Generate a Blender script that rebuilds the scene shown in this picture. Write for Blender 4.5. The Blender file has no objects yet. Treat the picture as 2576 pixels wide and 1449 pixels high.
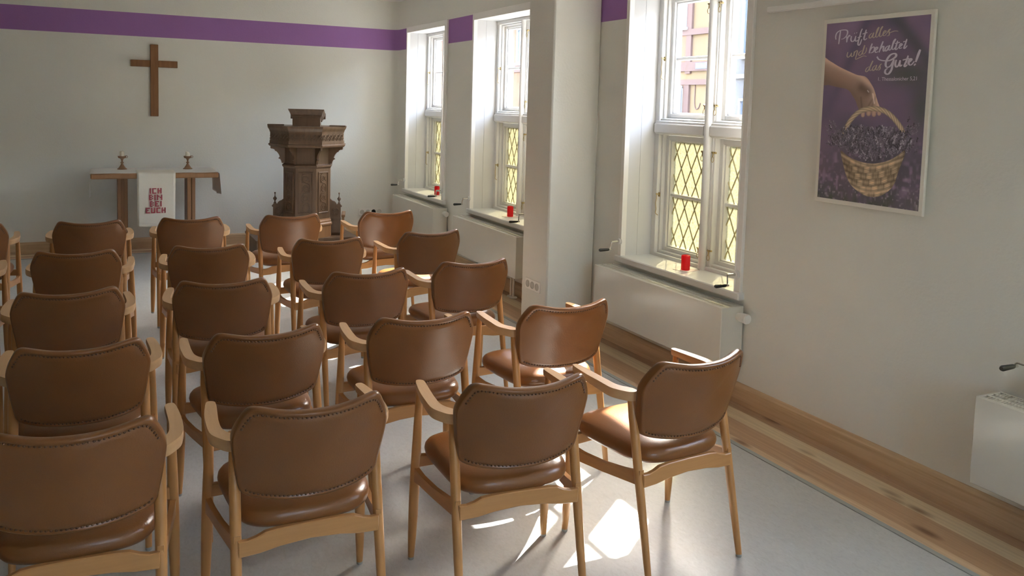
import bpy, bmesh, math, random
import numpy as np
from mathutils import Vector, Matrix
scene = bpy.context.scene
COL = scene.collection
R = math.radians
random.seed(7)

# ------------------------------------------------------------------ camera
F_PX, CXP, CYP = 2080.2, 1274.0, 424.0
YAW, PITCH, ROLL, CAM_H = 0.4608, 0.0783, 0.0274, 1.6801
cam_data = bpy.data.cameras.new('camera')
cam = bpy.data.objects.new('camera', cam_data)
COL.objects.link(cam)
fw = Vector((math.sin(YAW)*math.cos(PITCH), math.cos(YAW)*math.cos(PITCH), -math.sin(PITCH)))
rr = Vector((math.cos(YAW), -math.sin(YAW), 0))
uu = rr.cross(fw)
r2 = math.cos(ROLL)*rr + math.sin(ROLL)*uu
u2 = -math.sin(ROLL)*rr + math.cos(ROLL)*uu
m3 = Matrix((r2, u2, -fw)).transposed()
cam.matrix_world = Matrix.Translation((0, 0, CAM_H)) @ m3.to_4x4()
cam_data.sensor_fit = 'HORIZONTAL'
cam_data.sensor_width = 36.0
cam_data.lens = F_PX/2576*36
cam_data.shift_x = (1288-CXP)/2576
cam_data.shift_y = -(724.5-CYP)/2576
cam_data.clip_start = 0.05
scene.camera = cam

# ------------------------------------------------------------------ world, sun, exposure
scene.view_settings.view_transform = 'Standard'
scene.view_settings.look = 'None'
scene.view_settings.gamma = 1.0
scene.view_settings.exposure = 3.2
scene.cycles.use_denoising = True
scene.cycles.max_bounces = 14
scene.cycles.diffuse_bounces = 10
scene.cycles.transparent_max_bounces = 16
scene.cycles.sample_clamp_indirect = 8.0
SUN_EL = math.atan(0.83)
sun_dir = Vector((0.795*math.cos(SUN_EL), 0.607*math.cos(SUN_EL), math.sin(SUN_EL)))
world = bpy.data.worlds.new('sky'); scene.world = world; world.use_nodes = True
wn = world.node_tree.nodes; wl = world.node_tree.links
bg = wn['Background']
sky = wn.new('ShaderNodeTexSky'); sky.sky_type = 'NISHITA'; sky.sun_disc = False
sky.sun_elevation = SUN_EL; sky.sun_rotation = math.atan2(0.8, 0.6)
sky.dust_density = 3.0; sky.air_density = 1.0
mixw = wn.new('ShaderNodeMixRGB'); mixw.inputs[0].default_value = 0.45
mixw.inputs[2].default_value = (0.86, 0.84, 0.80, 1)
wl.new(sky.outputs[0], mixw.inputs[1]); wl.new(mixw.outputs[0], bg.inputs[0])
bg.inputs[1].default_value = 1.2
sl = bpy.data.lights.new('sun', 'SUN'); sl.energy = 7.5; sl.angle = R(0.6); sl.color = (1, 0.95, 0.88)
sun = bpy.data.objects.new('sun', sl); COL.objects.link(sun)
sun.rotation_euler = sun_dir.to_track_quat('Z', 'Y').to_euler()
sun.location = (12, 10, 9)

# ------------------------------------------------------------------ materials
def mat(name, col, rough=0.5, spec=0.5, metal=0.0, noise=None, bump=None, coat=0.0):
    """noise=(scale_xyz, amount, dark_colour) mixes a second colour; bump=(scale, strength)"""
    m = bpy.data.materials.new(name); m.use_nodes = True
    nt = m.node_tree; b = nt.nodes['Principled BSDF']
    b.inputs['Base Color'].default_value = (*col, 1)
    b.inputs['Roughness'].default_value = rough
    b.inputs['Specular IOR Level'].default_value = spec
    b.inputs['Metallic'].default_value = metal
    b.inputs['Coat Weight'].default_value = coat
    tc = nt.nodes.new('ShaderNodeTexCoord')
    if noise:
        mp = nt.nodes.new('ShaderNodeMapping'); mp.inputs['Scale'].default_value = noise[0]
        nt.links.new(tc.outputs['Object'], mp.inputs[0])
        n = nt.nodes.new('ShaderNodeTexNoise'); n.inputs['Scale'].default_value = 1; n.inputs['Detail'].default_value = 4
        nt.links.new(mp.outputs[0], n.inputs['Vector'])
        cr = nt.nodes.new('ShaderNodeValToRGB')
        cr.color_ramp.elements[0].position = 0.38; cr.color_ramp.elements[1].position = 0.62
        cr.color_ramp.elements[0].color = (*noise[2], 1); cr.color_ramp.elements[1].color = (*col, 1)
        nt.links.new(n.outputs['Fac'], cr.inputs[0])
        mx = nt.nodes.new('ShaderNodeMixRGB'); mx.inputs[0].default_value = noise[1]
        mx.inputs[1].default_value = (*col, 1)
        nt.links.new(cr.outputs[0], mx.inputs[2])
        nt.links.new(mx.outputs[0], b.inputs['Base Color'])
    if bump:
        n2 = nt.nodes.new('ShaderNodeTexNoise'); n2.inputs['Scale'].default_value = bump[0]; n2.inputs['Detail'].default_value = 3
        nt.links.new(tc.outputs['Object'], n2.inputs['Vector'])
        bp = nt.nodes.new('ShaderNodeBump'); bp.inputs['Strength'].default_value = bump[1]; bp.inputs['Distance'].default_value = 0.01
        nt.links.new(n2.outputs['Fac'], bp.inputs['Height']); nt.links.new(bp.outputs[0], b.inputs['Normal'])
    return m

WALLC = (0.735, 0.735, 0.675)
def wall_mat(name, band_side):
    """painted plaster with a purple band between z 2.29 and 2.537"""
    m = mat(name, WALLC, 0.9, 0.15, bump=(60, 0.12))
    nt = m.node_tree; b = nt.nodes['Principled BSDF']
    geo = nt.nodes.new('ShaderNodeNewGeometry'); sp = nt.nodes.new('ShaderNodeSeparateXYZ')
    nt.links.new(geo.outputs['Position'], sp.inputs[0])
    def cmp(sock, op, v):
        n = nt.nodes.new('ShaderNodeMath'); n.operation = op; n.inputs[1].default_value = v
        nt.links.new(sock, n.inputs[0]); return n.outputs[0]
    def mul(a, c):
        n = nt.nodes.new('ShaderNodeMath'); n.operation = 'MULTIPLY'
        nt.links.new(a, n.inputs[0]); nt.links.new(c, n.inputs[1]); return n.outputs[0]
    f = mul(cmp(sp.outputs['Z'], 'GREATER_THAN', 2.290), cmp(sp.outputs['Z'], 'LESS_THAN', 2.537))
    f = mul(f, cmp(sp.outputs['Y'], 'GREATER_THAN', 4.2))
    n = nt.nodes.new('ShaderNodeTexNoise'); n.inputs['Scale'].default_value = 1.3; n.inputs['Detail'].default_value = 2
    nt.links.new(geo.outputs['Position'], n.inputs['Vector'])
    cr = nt.nodes.new('ShaderNodeValToRGB')
    cr.color_ramp.elements[0].color = (WALLC[0]*.95, WALLC[1]*.95, WALLC[2]*.97, 1)
    cr.color_ramp.elements[1].color = (WALLC[0]*1.04, WALLC[1]*1.04, WALLC[2]*1.02, 1)
    nt.links.new(n.outputs['Fac'], cr.inputs[0])
    mx = nt.nodes.new('ShaderNodeMixRGB'); nt.links.new(f, mx.inputs[0])
    nt.links.new(cr.outputs[0], mx.inputs[1]); mx.inputs[2].default_value = (0.35, 0.18, 0.43, 1)
    nt.links.new(mx.outputs[0], b.inputs['Base Color'])
    return m

def plank_mat(name, axis, edges, cols):
    """boards across `axis` (0 = x, 1 = y): colour steps at `edges`, grain along the other axis, dark knots"""
    m = bpy.data.materials.new(name); m.use_nodes = True
    nt = m.node_tree; b = nt.nodes['Principled BSDF']; L = nt.links.new
    b.inputs['Roughness'].default_value = 0.42; b.inputs['Specular IOR Level'].default_value = 0.4
    geo = nt.nodes.new('ShaderNodeNewGeometry'); sp = nt.nodes.new('ShaderNodeSeparateXYZ'); L(geo.outputs['Position'], sp.inputs[0])
    # slight waviness of the boundary between sapwood and heartwood
    nw = nt.nodes.new('ShaderNodeTexNoise'); nw.inputs['Scale'].default_value = 4; L(geo.outputs['Position'], nw.inputs['Vector'])
    wv = nt.nodes.new('ShaderNodeMath'); wv.operation = 'MULTIPLY_ADD'; wv.inputs[1].default_value = 0.012
    L(nw.outputs['Fac'], wv.inputs[0]); L(sp.outputs['XYZ'[axis]], wv.inputs[2])
    mr = nt.nodes.new('ShaderNodeMapRange'); mr.inputs['From Min'].default_value = edges[0]; mr.inputs['From Max'].default_value = edges[-1]
    L(wv.outputs[0], mr.inputs['Value'])
    cr = nt.nodes.new('ShaderNodeValToRGB'); cr.color_ramp.interpolation = 'CONSTANT'
    span = edges[-1]-edges[0]; els = cr.color_ramp.elements
    els[0].position = 0; els[0].color = (*cols[0], 1); els[1].position = (edges[1]-edges[0])/span; els[1].color = (*cols[1], 1)
    for e, c in zip(edges[2:-1], cols[2:]):
        q = els.new((e-edges[0])/span); q.color = (*c, 1)
    L(mr.outputs[0], cr.inputs[0])
    mp = nt.nodes.new('ShaderNodeMapping'); sc = [1.2, 1.2, 1.2]; sc[axis] = 34; sc[2] = 34; mp.inputs['Scale'].default_value = sc
    L(geo.outputs['Position'], mp.inputs[0])
    ng = nt.nodes.new('ShaderNodeTexNoise'); ng.inputs['Scale'].default_value = 1.6; ng.inputs['Detail'].default_value = 6; ng.inputs['Distortion'].default_value = 0.6
    L(mp.outputs[0], ng.inputs['Vector'])
    g = nt.nodes.new('ShaderNodeValToRGB'); g.color_ramp.elements[0].position = .3; g.color_ramp.elements[1].position = .7
    g.color_ramp.elements[0].color = (.84, .81, .77, 1); g.color_ramp.elements[1].color = (1.06, 1.05, 1.02, 1); L(ng.outputs['Fac'], g.inputs[0])
    mx = nt.nodes.new('ShaderNodeMixRGB'); mx.blend_type = 'MULTIPLY'; mx.inputs[0].default_value = 1
    L(cr.outputs[0], mx.inputs[1]); L(g.outputs[0], mx.inputs[2])
    mp2 = nt.nodes.new('ShaderNodeMapping'); sc = [2.9, 2.9, 2.9]; sc[axis] = 8; mp2.inputs['Scale'].default_value = sc; L(geo.outputs['Position'], mp2.inputs[0])
    vo = nt.nodes.new('ShaderNodeTexVoronoi'); vo.inputs['Scale'].default_value = 1.0; L(mp2.outputs[0], vo.inputs['Vector'])
    kr = nt.nodes.new('ShaderNodeValToRGB'); kr.color_ramp.elements[0].position = .06; kr.color_ramp.elements[0].color = (.32, .22, .16, 1)
    kr.color_ramp.elements[1].position = .24; kr.color_ramp.elements[1].color = (1, 1, 1, 1); L(vo.outputs['Distance'], kr.inputs[0])
    mx2 = nt.nodes.new('ShaderNodeMixRGB'); mx2.blend_type = 'MULTIPLY'; mx2.inputs[0].default_value = 0.85
    L(mx.outputs[0], mx2.inputs[1]); L(kr.outputs[0], mx2.inputs[2]); L(mx2.outputs[0], b.inputs['Base Color'])
    return m

M = {}
M['wall'] = wall_mat('plaster', None)
M['wall_plain'] = mat('plaster_plain', WALLC, 0.9, 0.15, bump=(60, 0.12))
M['wall_dark'] = mat('dark_bounce_wall', (0.26, 0.20, 0.14), 0.7, 0.3, noise=((3, 1, 20), 0.5, (0.2, 0.15, 0.1)))  # invented dark tone for the unseen left wall, to cut bounced light
M['dark_cladding'] = mat('bounce_cut_cladding', (0.16, 0.10, 0.075), 0.9, 0.1, bump=(30, 0.3))  # dark tone chosen to cut sunlight bouncing onto the houses
M['ceil'] = mat('ceiling_paint', (0.88, 0.87, 0.83), 0.9, 0.1)
M['lino'] = mat('linoleum', (0.52, 0.53, 0.51), 0.34, 0.4, noise=((5, 2.2, 5), 0.35, (0.45, 0.455, 0.435)))
def marbling(m):
    """fine pale flecks and grey streaks of marbled linoleum"""
    nt = m.node_tree; b = nt.nodes['Principled BSDF']; src = b.inputs['Base Color'].links[0].from_socket
    tc = nt.nodes.new('ShaderNodeTexCoord'); mp = nt.nodes.new('ShaderNodeMapping'); mp.inputs['Scale'].default_value = (60, 30, 30)
    n = nt.nodes.new('ShaderNodeTexNoise'); n.inputs['Detail'].default_value = 6; n.inputs['Roughness'].default_value = .65; n.inputs['Distortion'].default_value = 1.2; n.inputs['Scale'].default_value = 1
    nt.links.new(tc.outputs['Object'], mp.inputs[0]); nt.links.new(mp.outputs[0], n.inputs['Vector'])
    cr = nt.nodes.new('ShaderNodeValToRGB'); e = cr.color_ramp.elements; e[0].position = .36; e[0].color = (.92, .92, .915, 1); e[1].position = .74; e[1].color = (1.16, 1.16, 1.15, 1)
    q = e.new(.5); q.color = (1, 1, 1, 1); q = e.new(.62); q.color = (1.03, 1.03, 1.03, 1)
    mx = nt.nodes.new('ShaderNodeMixRGB'); mx.blend_type = 'MULTIPLY'; mx.inputs[0].default_value = 1
    nt.links.new(n.outputs['Fac'], cr.inputs[0]); nt.links.new(src, mx.inputs[1]); nt.links.new(cr.outputs[0], mx.inputs[2]); nt.links.new(mx.outputs[0], b.inputs['Base Color'])
marbling(M['lino'])
M['lino_edge'] = mat('linoleum_border', (0.36, 0.38, 0.36), 0.45, 0.4)
PW = [(0.68, 0.50, 0.32), (0.54, 0.355, 0.215), (0.72, 0.60, 0.41), (0.50, 0.335, 0.205)]
M['planks_x'] = plank_mat('pine_boards_side', 0, [2.885, 2.937, 3.10, 3.215, 3.30], PW)
M['planks_y'] = plank_mat('pine_boards_front', 1, [9.44, 9.50, 9.60, 9.67, 9.75], PW)
M['skirt'] = mat('pine_skirting', (0.62, 0.45, 0.27), 0.42, 0.4, noise=((2, 2, 60), 0.6, (0.46, 0.30, 0.165)))
M['white'] = mat('white_gloss_paint', (0.70, 0.70, 0.68), 0.33, 0.5)
M['white_matt'] = mat('white_trim_paint', (0.82, 0.81, 0.77), 0.45, 0.4)
M['lining'] = mat('white_toned_for_light', (0.62, 0.625, 0.62), 0.4, 0.4)  # white darkened to offset the strong light falling on the reveals
M['radiator'] = mat('radiator_enamel', (0.66, 0.64, 0.56), 0.16, 0.5)
M['dark'] = mat('inner_shade_black', (0.02, 0.02, 0.02), 0.8)  # black standing for shade inside the radiators
M['wood'] = mat('oiled_beech', (0.49, 0.245, 0.085), 0.34, 0.45, noise=((60, 60, 3), 0.4, (0.38, 0.18, 0.06)))
M['wood_x'] = mat('oiled_beech_rail', (0.49, 0.25, 0.09), 0.34, 0.45, noise=((3, 60, 60), 0.4, (0.39, 0.19, 0.065)))
M['wood_y'] = mat('oiled_beech_stretcher', (0.46, 0.23, 0.08), 0.34, 0.45, noise=((60, 3, 60), 0.4, (0.36, 0.17, 0.06)))
M['wood_arm'] = mat('oiled_beech_arm', (0.53, 0.33, 0.16), 0.4, 0.45, noise=((60, 4, 60), 0.35, (0.43, 0.25, 0.115)))
M['glide'] = mat('grey_plastic', (0.34, 0.34, 0.32), 0.5)
M['nail'] = mat('bronze_nail', (0.13, 0.065, 0.034), 0.32, 0.5, metal=0.5)
M['oak'] = mat('dark_oak', (0.150, 0.088, 0.048), 0.40, 0.5, noise=((30, 30, 2.5), 0.6, (0.095, 0.054, 0.030)))
M['oak_mid'] = mat('stained_oak', (0.33, 0.175, 0.080), 0.42, 0.45, noise=((30, 30, 2.5), 0.5, (0.25, 0.125, 0.055)))
M['cross'] = mat('cross_oak', (0.27, 0.135, 0.055), 0.5, 0.3, noise=((30, 30, 3), 0.6, (0.19, 0.09, 0.035)))
M['linen'] = mat('white_linen', (0.74, 0.73, 0.69), 0.85, 0.1, bump=(120, 0.15))
M['banner'] = mat('cream_linen', (0.74, 0.71, 0.62), 0.85, 0.1, bump=(160, 0.15))
M['thread'] = mat('red_thread', (0.44, 0.085, 0.11), 0.8, 0.1)
M['wax'] = mat('cream_wax', (0.85, 0.80, 0.66), 0.45)
M['turned'] = mat('turned_wood', (0.27, 0.15, 0.075), 0.4)
M['brass'] = mat('aged_brass', (0.42, 0.32, 0.15), 0.35, 0.5, metal=0.8)
M['came'] = mat('lead_came_olive', (0.44, 0.40, 0.24), 0.45, 0.5)
M['steel'] = mat('brushed_steel', (0.62, 0.60, 0.55), 0.25, 0.5, metal=0.9)
M['black'] = mat('black_plastic', (0.018, 0.020, 0.018), 0.35)
M['plastic'] = mat('white_plastic', (0.80, 0.78, 0.72), 0.3)
M['socket_hole'] = mat('socket_recess', (0.52, 0.50, 0.44), 0.5)
M['paper'] = mat('pale_napkin', (0.82, 0.72, 0.66), 0.8)
M['poster_frame'] = mat('poster_border', (0.78, 0.76, 0.68), 0.5)
M['ink_white'] = mat('ink_pale_lilac', (0.72, 0.66, 0.76), 0.6)
M['ink_beige'] = mat('ink_beige', (0.60, 0.51, 0.42), 0.6)

# leather: a brown hide, each piece a little different in tone
def leather():
    m = mat('brown_leather', (0.200, 0.080, 0.023), 0.28, 0.5, noise=((4, 4, 4), 0.5, (0.165, 0.066, 0.019)), bump=(220, 0.08))
    nt = m.node_tree; b = nt.nodes['Principled BSDF']
    src = b.inputs['Base Color'].links[0].from_socket
    oi = nt.nodes.new('ShaderNodeObjectInfo'); hs = nt.nodes.new('ShaderNodeHueSaturation')
    ma = nt.nodes.new('ShaderNodeMath'); ma.operation = 'MULTIPLY_ADD'; ma.inputs[1].default_value = 0.2; ma.inputs[2].default_value = 0.92
    nt.links.new(oi.outputs['Random'], ma.inputs[0]); nt.links.new(ma.outputs[0], hs.inputs['Value'])
    nt.links.new(src, hs.inputs['Color']); nt.links.new(hs.outputs[0], b.inputs['Base Color'])
    return m
M['leather'] = leather()

def glass_mat(name, tint, gloss, translucent=0.0, tcol=None, wav=0.0):
    m = bpy.data.materials.new(name); m.use_nodes = True
    nt = m.node_tree; nt.nodes.clear(); L = nt.links.new
    out = nt.nodes.new('ShaderNodeOutputMaterial')
    tr = nt.nodes.new('ShaderNodeBsdfTransparent'); tr.inputs[0].default_value = (*tint, 1)
    gl = nt.nodes.new('ShaderNodeBsdfGlossy'); gl.inputs['Roughness'].default_value = 0.03 if not wav else 0.12
    fr = nt.nodes.new('ShaderNodeLayerWeight'); fr.inputs[0].default_value = 0.5
    pw = nt.nodes.new('ShaderNodeMath'); pw.operation = 'POWER'; pw.inputs[1].default_value = 4.0; L(fr.outputs['Facing'], pw.inputs[0])
    fa = nt.nodes.new('ShaderNodeMath'); fa.operation = 'MULTIPLY_ADD'; fa.inputs[1].default_value = 0.7; fa.inputs[2].default_value = gloss*.5; L(pw.outputs[0], fa.inputs[0])
    mx = nt.nodes.new('ShaderNodeMixShader')
    base = tr.outputs[0]
    if wav:
        tc = nt.nodes.new('ShaderNodeTexCoord')
        n = nt.nodes.new('ShaderNodeTexNoise'); n.inputs['Scale'].default_value = wav; n.inputs['Detail'].default_value = 3
        L(tc.outputs['Object'], n.inputs['Vector'])
        bp = nt.nodes.new('ShaderNodeBump'); bp.inputs['Strength'].default_value = 0.8; bp.inputs['Distance'].default_value = 0.01
        L(n.outputs['Fac'], bp.inputs['Height']); L(bp.outputs[0], gl.inputs['Normal']); L(bp.outputs[0], fr.inputs['Normal'])
        cr = nt.nodes.new('ShaderNodeValToRGB'); cr.color_ramp.elements[0].position = .35; cr.color_ramp.elements[1].position = .65
        cr.color_ramp.elements[0].color = (.76, .75, .71, 1); cr.color_ramp.elements[1].color = (1.08, 1.08, 1.07, 1)
        tm = nt.nodes.new('ShaderNodeMixRGB'); tm.blend_type = 'MULTIPLY'; tm.inputs[0].default_value = 1; tm.inputs[1].default_value = (*tint, 1); L(cr.outputs[0], tm.inputs[2])
        L(n.outputs['Fac'], cr.inputs[0]); L(tm.outputs[0], tr.inputs[0])
    if translucent:
        tl = nt.nodes.new('ShaderNodeBsdfTranslucent'); tl.inputs[0].default_value = (*tcol, 1)
        if wav:
            tn = nt.nodes.new('ShaderNodeMixRGB'); tn.blend_type = 'MULTIPLY'; tn.inputs[0].default_value = 1; tn.inputs[1].default_value = (*tcol, 1); L(cr.outputs[0], tn.inputs[2]); L(tn.outputs[0], tl.inputs[0])
        m2 = nt.nodes.new('ShaderNodeMixShader'); m2.inputs[0].default_value = translucent
        L(tr.outputs[0], m2.inputs[1]); L(tl.outputs[0], m2.inputs[2]); base = m2.outputs[0]
    L(fa.outputs[0], mx.inputs[0]); L(base, mx.inputs[1]); L(gl.outputs[0], mx.inputs[2]); L(mx.outputs[0], out.inputs[0])
    return m
M['clear'] = glass_mat('clear_glass', (0.95, 0.96, 0.97), 0.05)
M['cathedral'] = glass_mat('yellow_cathedral_glass', (0.60, 0.585, 0.46), 0.08, 0.60, (0.150, 0.146, 0.108), 80)
def red_glass():
    m = bpy.data.materials.new('red_votive'); m.use_nodes = True
    nt = m.node_tree; b = nt.nodes['Principled BSDF']; out = nt.nodes['Material Output']
    b.inputs['Base Color'].default_value = (0.62, 0.015, 0.025, 1); b.inputs['Roughness'].default_value = 0.25
    tl = nt.nodes.new('ShaderNodeBsdfTranslucent'); tl.inputs[0].default_value = (0.95, 0.05, 0.06, 1)
    mx = nt.nodes.new('ShaderNodeMixShader'); mx.inputs[0].default_value = 0.5
    nt.links.new(b.outputs[0], mx.inputs[1]); nt.links.new(tl.outputs[0], mx.inputs[2]); nt.links.new(mx.outputs[0], out.inputs[0])
    return m
M['red'] = red_glass()
# outside
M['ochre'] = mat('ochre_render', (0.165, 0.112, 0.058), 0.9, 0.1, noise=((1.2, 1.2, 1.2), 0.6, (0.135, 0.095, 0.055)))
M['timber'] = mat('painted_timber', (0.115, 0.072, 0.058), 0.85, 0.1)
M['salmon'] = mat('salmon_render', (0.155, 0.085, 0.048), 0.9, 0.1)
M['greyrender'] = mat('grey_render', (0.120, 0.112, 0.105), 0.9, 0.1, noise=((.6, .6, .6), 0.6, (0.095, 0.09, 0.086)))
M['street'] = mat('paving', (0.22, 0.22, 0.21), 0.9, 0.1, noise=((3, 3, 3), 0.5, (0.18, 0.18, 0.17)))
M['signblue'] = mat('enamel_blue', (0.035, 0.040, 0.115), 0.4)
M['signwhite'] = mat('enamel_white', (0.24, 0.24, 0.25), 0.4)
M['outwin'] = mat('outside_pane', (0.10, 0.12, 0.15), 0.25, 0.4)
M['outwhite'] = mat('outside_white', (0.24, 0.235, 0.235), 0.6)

# ------------------------------------------------------------------ mesh helpers
class MB:
    def __init__(s): s.v = []; s.f = []; s.T = None
    def add(s, vs, fs):
        o = len(s.v)
        if s.T is not None: vs = [tuple(s.T @ Vector(p)) for p in vs]
        s.v += [tuple(p) for p in vs]; s.f += [tuple(o+i for i in f) for f in fs]; return s
    def box(s, a, b, c=0.0):
        x0, y0, z0 = [min(a[i], b[i]) for i in range(3)]; x1, y1, z1 = [max(a[i], b[i]) for i in range(3)]
        if c <= 0:
            return s.add([(x0,y0,z0),(x1,y0,z0),(x1,y1,z0),(x0,y1,z0),(x0,y0,z1),(x1,y0,z1),(x1,y1,z1),(x0,y1,z1)],
                         [(0,3,2,1),(4,5,6,7),(0,1,5,4),(1,2,6,5),(2,3,7,6),(3,0,4,7)])
        c = min(c, (x1-x0)*.45, (y1-y0)*.45, (z1-z0)*.45)
        V = []; idx = {}
        for sx in (0, 1):
            for sy in (0, 1):
                for sz in (0, 1):
                    for ax in range(3):
                        p = [(x0, x1)[sx], (y0, y1)[sy], (z0, z1)[sz]]; sg = [1-2*sx, 1-2*sy, 1-2*sz]
                        for k in range(3):
                            if k != ax: p[k] += sg[k]*c
                        idx[(sx, sy, sz, ax)] = len(V); V.append(tuple(p))
        cen = Vector(((x0+x1)/2, (y0+y1)/2, (z0+z1)/2)); F = []
        for ax in range(3):
            o = [k for k in range(3) if k != ax]
            for sd in (0, 1):
                q = []
                for e0, e1 in ((0,0),(1,0),(1,1),(0,1)):
                    k = [0, 0, 0]; k[ax] = sd; k[o[0]] = e0; k[o[1]] = e1; q.append(idx[(*k, ax)])
                F.append(q)
            for e0 in (0, 1):
                for e1 in (0, 1):
                    k0 = [0, 0, 0]; k0[o[0]] = e0; k0[o[1]] = e1; k1 = list(k0); k1[ax] = 1
                    F.append([idx[(*k0, o[0])], idx[(*k1, o[0])], idx[(*k1, o[1])], idx[(*k0, o[1])]])
        for sx in (0, 1):
            for sy in (0, 1):
                for sz in (0, 1): F.append([idx[(sx, sy, sz, a_)] for a_ in range(3)])
        G = []
        for q in F:
            P = [Vector(V[i]) for i in q]; n = (P[1]-P[0]).cross(P[2]-P[0]); mid = sum(P, Vector())/len(P)
            G.append(q if n.dot(mid-cen) > 0 else q[::-1])
        return s.add(V, G)
    def tube(s, pts, rad, seg=10, cap=True, flat=None):
        """tube through pts; rad a number or list; flat=(a,b) scales the section"""
        P = [Vector(p) for p in pts]; n = len(P); rad = rad if isinstance(rad, (list, tuple)) else [rad]*n
        V = []; F = []; up = None
        for i in range(n):
            t = (P[min(i+1, n-1)]-P[max(i-1, 0)]).normalized()
            if up is None:
                up = Vector((0, 0, 1)) if abs(t.z) < .9 else Vector((0, 1, 0))
            a = t.cross(up)
            if a.length < 1e-5: a = t.cross(Vector((1, 0, 0)))
            a.normalize(); b = a.cross(t).normalized(); up = b
            for k in range(seg):
                w = 2*math.pi*k/seg; V.append(P[i]+(a*math.cos(w)+b*math.sin(w))*rad[i])
        for i in range(n-1):
            for k in range(seg):
                k2 = (k+1) % seg; F.append((i*seg+k, (i+1)*seg+k, (i+1)*seg+k2, i*seg+k2))
        if cap: F.append(tuple(range(seg))); F.append(tuple((n-1)*seg+k for k in range(seg))[::-1])
        return s.add(V, F)
    def lathe(s, prof, cx=0, cy=0, cz=0, seg=24):
        V = []; F = []; n = len(prof)
        for r_, z in prof:
            for k in range(seg):
                w = 2*math.pi*k/seg; V.append((cx+r_*math.cos(w), cy+r_*math.sin(w), cz+z))
        for i in range(n-1):
            for k in range(seg):
                k2 = (k+1) % seg; F.append((i*seg+k, i*seg+k2, (i+1)*seg+k2, (i+1)*seg+k))
        if prof[0][0] > 1e-4: F.append(tuple(range(seg))[::-1])
        if prof[-1][0] > 1e-4: F.append(tuple((n-1)*seg+k for k in range(seg)))
        return s.add(V, F)
    def prism(s, poly, a, b, axis=2, cham=0.0):
        """extrude a 2-D polygon between a and b along axis; the polygon gives the other two coordinates in order"""
        n = len(poly)
        def put(p, h):
            q = list(p); q.insert(axis, h); return tuple(q)
        def area(pl): return sum(pl[i][0]*pl[(i+1) % n][1]-pl[(i+1) % n][0]*pl[i][1] for i in range(n))/2
        if area(poly) < 0: poly = poly[::-1]
        rings = [(0.0, a), (0.0, b)]
        if cham > 0: sg = 1 if b > a else -1; rings = [(cham, a), (0, a+sg*cham), (0, b-sg*cham), (cham, b)]
        def inset(pl, d):
            if d == 0: return pl
            o = []
            for i in range(n):
                p0 = Vector(pl[i-1]); p1 = Vector(pl[i]); p2 = Vector(pl[(i+1) % n])
                e1 = (p1-p0).normalized(); e2 = (p2-p1).normalized()
                n1 = Vector((-e1.y, e1.x)); n2 = Vector((-e2.y, e2.x)); bi = (n1+n2)
                l = bi.length
                bi = n1 if l < 1e-4 else bi/l
                o.append(tuple(p1+bi*d/max(.4, bi.dot(n1))))
            return o
        V = []
        for d_, h in rings: V += [put(p, h) for p in inset(poly, d_)]
        F = []; k = len(rings)
        for r_ in range(k-1):
            for i in range(n):
                j = (i+1) % n; F.append((r_*n+i, r_*n+j, (r_+1)*n+j, (r_+1)*n+i))
        F.append(tuple(range(n))[::-1]); F.append(tuple((k-1)*n+i for i in range(n)))
        flip = (b < a) ^ (axis == 1)
        if flip: F = [f[::-1] for f in F]
        return s.add(V, F)
    def build(s, name, material, parent=None, smooth=None, loc=None):
        me = bpy.data.meshes.new(name)
        off = Vector(loc) if loc is not None else None
        vs = s.v if off is None else [tuple(Vector(p)-off) for p in s.v]
        me.from_pydata(vs, [], s.f); me.update()
        me.materials.append(M[material] if isinstance(material, str) else material)
        if smooth:
            me.polygons.foreach_set('use_smooth', [True]*len(me.polygons))
            if smooth < 180: me.set_sharp_from_angle(angle=R(smooth))
        o = bpy.data.objects.new(name, me); COL.objects.link(o)
        if off is not None: o.location = off
        if parent is not None: o.parent = parent
        return o

def tag(o, label=None, cat=None, group=None, kind=None):
    for k, v in (('label', label), ('category', cat), ('group', group), ('kind', kind)):
        if v: o[k] = v
    return o
def empty(name, loc=(0, 0, 0), rz=0.0, **k):
    o = bpy.data.objects.new(name, None); COL.objects.link(o); o.location = loc; o.rotation_euler = (0, 0, rz)
    o.empty_display_size = 0.1
    return tag(o, **k)
def kids(o): return [c for c in COL.objects if c.parent == o]
def copy_tree(o, parent=None):
    c = o.copy(); COL.objects.link(c); c.parent = parent
    for ch in kids(o): copy_tree(ch, c)
    return c
def catmull(pts, n=6, closed=False):
    P = [Vector(p) for p in pts]; N = len(P); out = []
    rng = range(N) if closed else range(N-1)
    for i in rng:
        if closed: a, b, c, d = P[(i-1) % N], P[i], P[(i+1) % N], P[(i+2) % N]
        else: a, b, c, d = P[max(i-1, 0)], P[i], P[i+1], P[min(i+2, N-1)]
        for k in range(n):
            t = k/n
            out.append(0.5*((2*b)+(c-a)*t+(2*a-5*b+4*c-d)*t*t+(3*b-a-3*c+d)*t**3))
    if not closed: out.append(P[-1])
    return out

# ================================================================== the room
X0, XW, Y0, YD, ZC = -6.0, 3.30, -3.6, 9.747, 2.875
XO = 3.70                                    # outer face of the window wall
WIN = [(8.085, 9.345), (6.165, 7.425), (3.565, 4.805), (0.665, 1.915), (-1.87, -0.62)]   # outer edges of the casings
def struct(o): o['kind'] = 'structure'; return o

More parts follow.
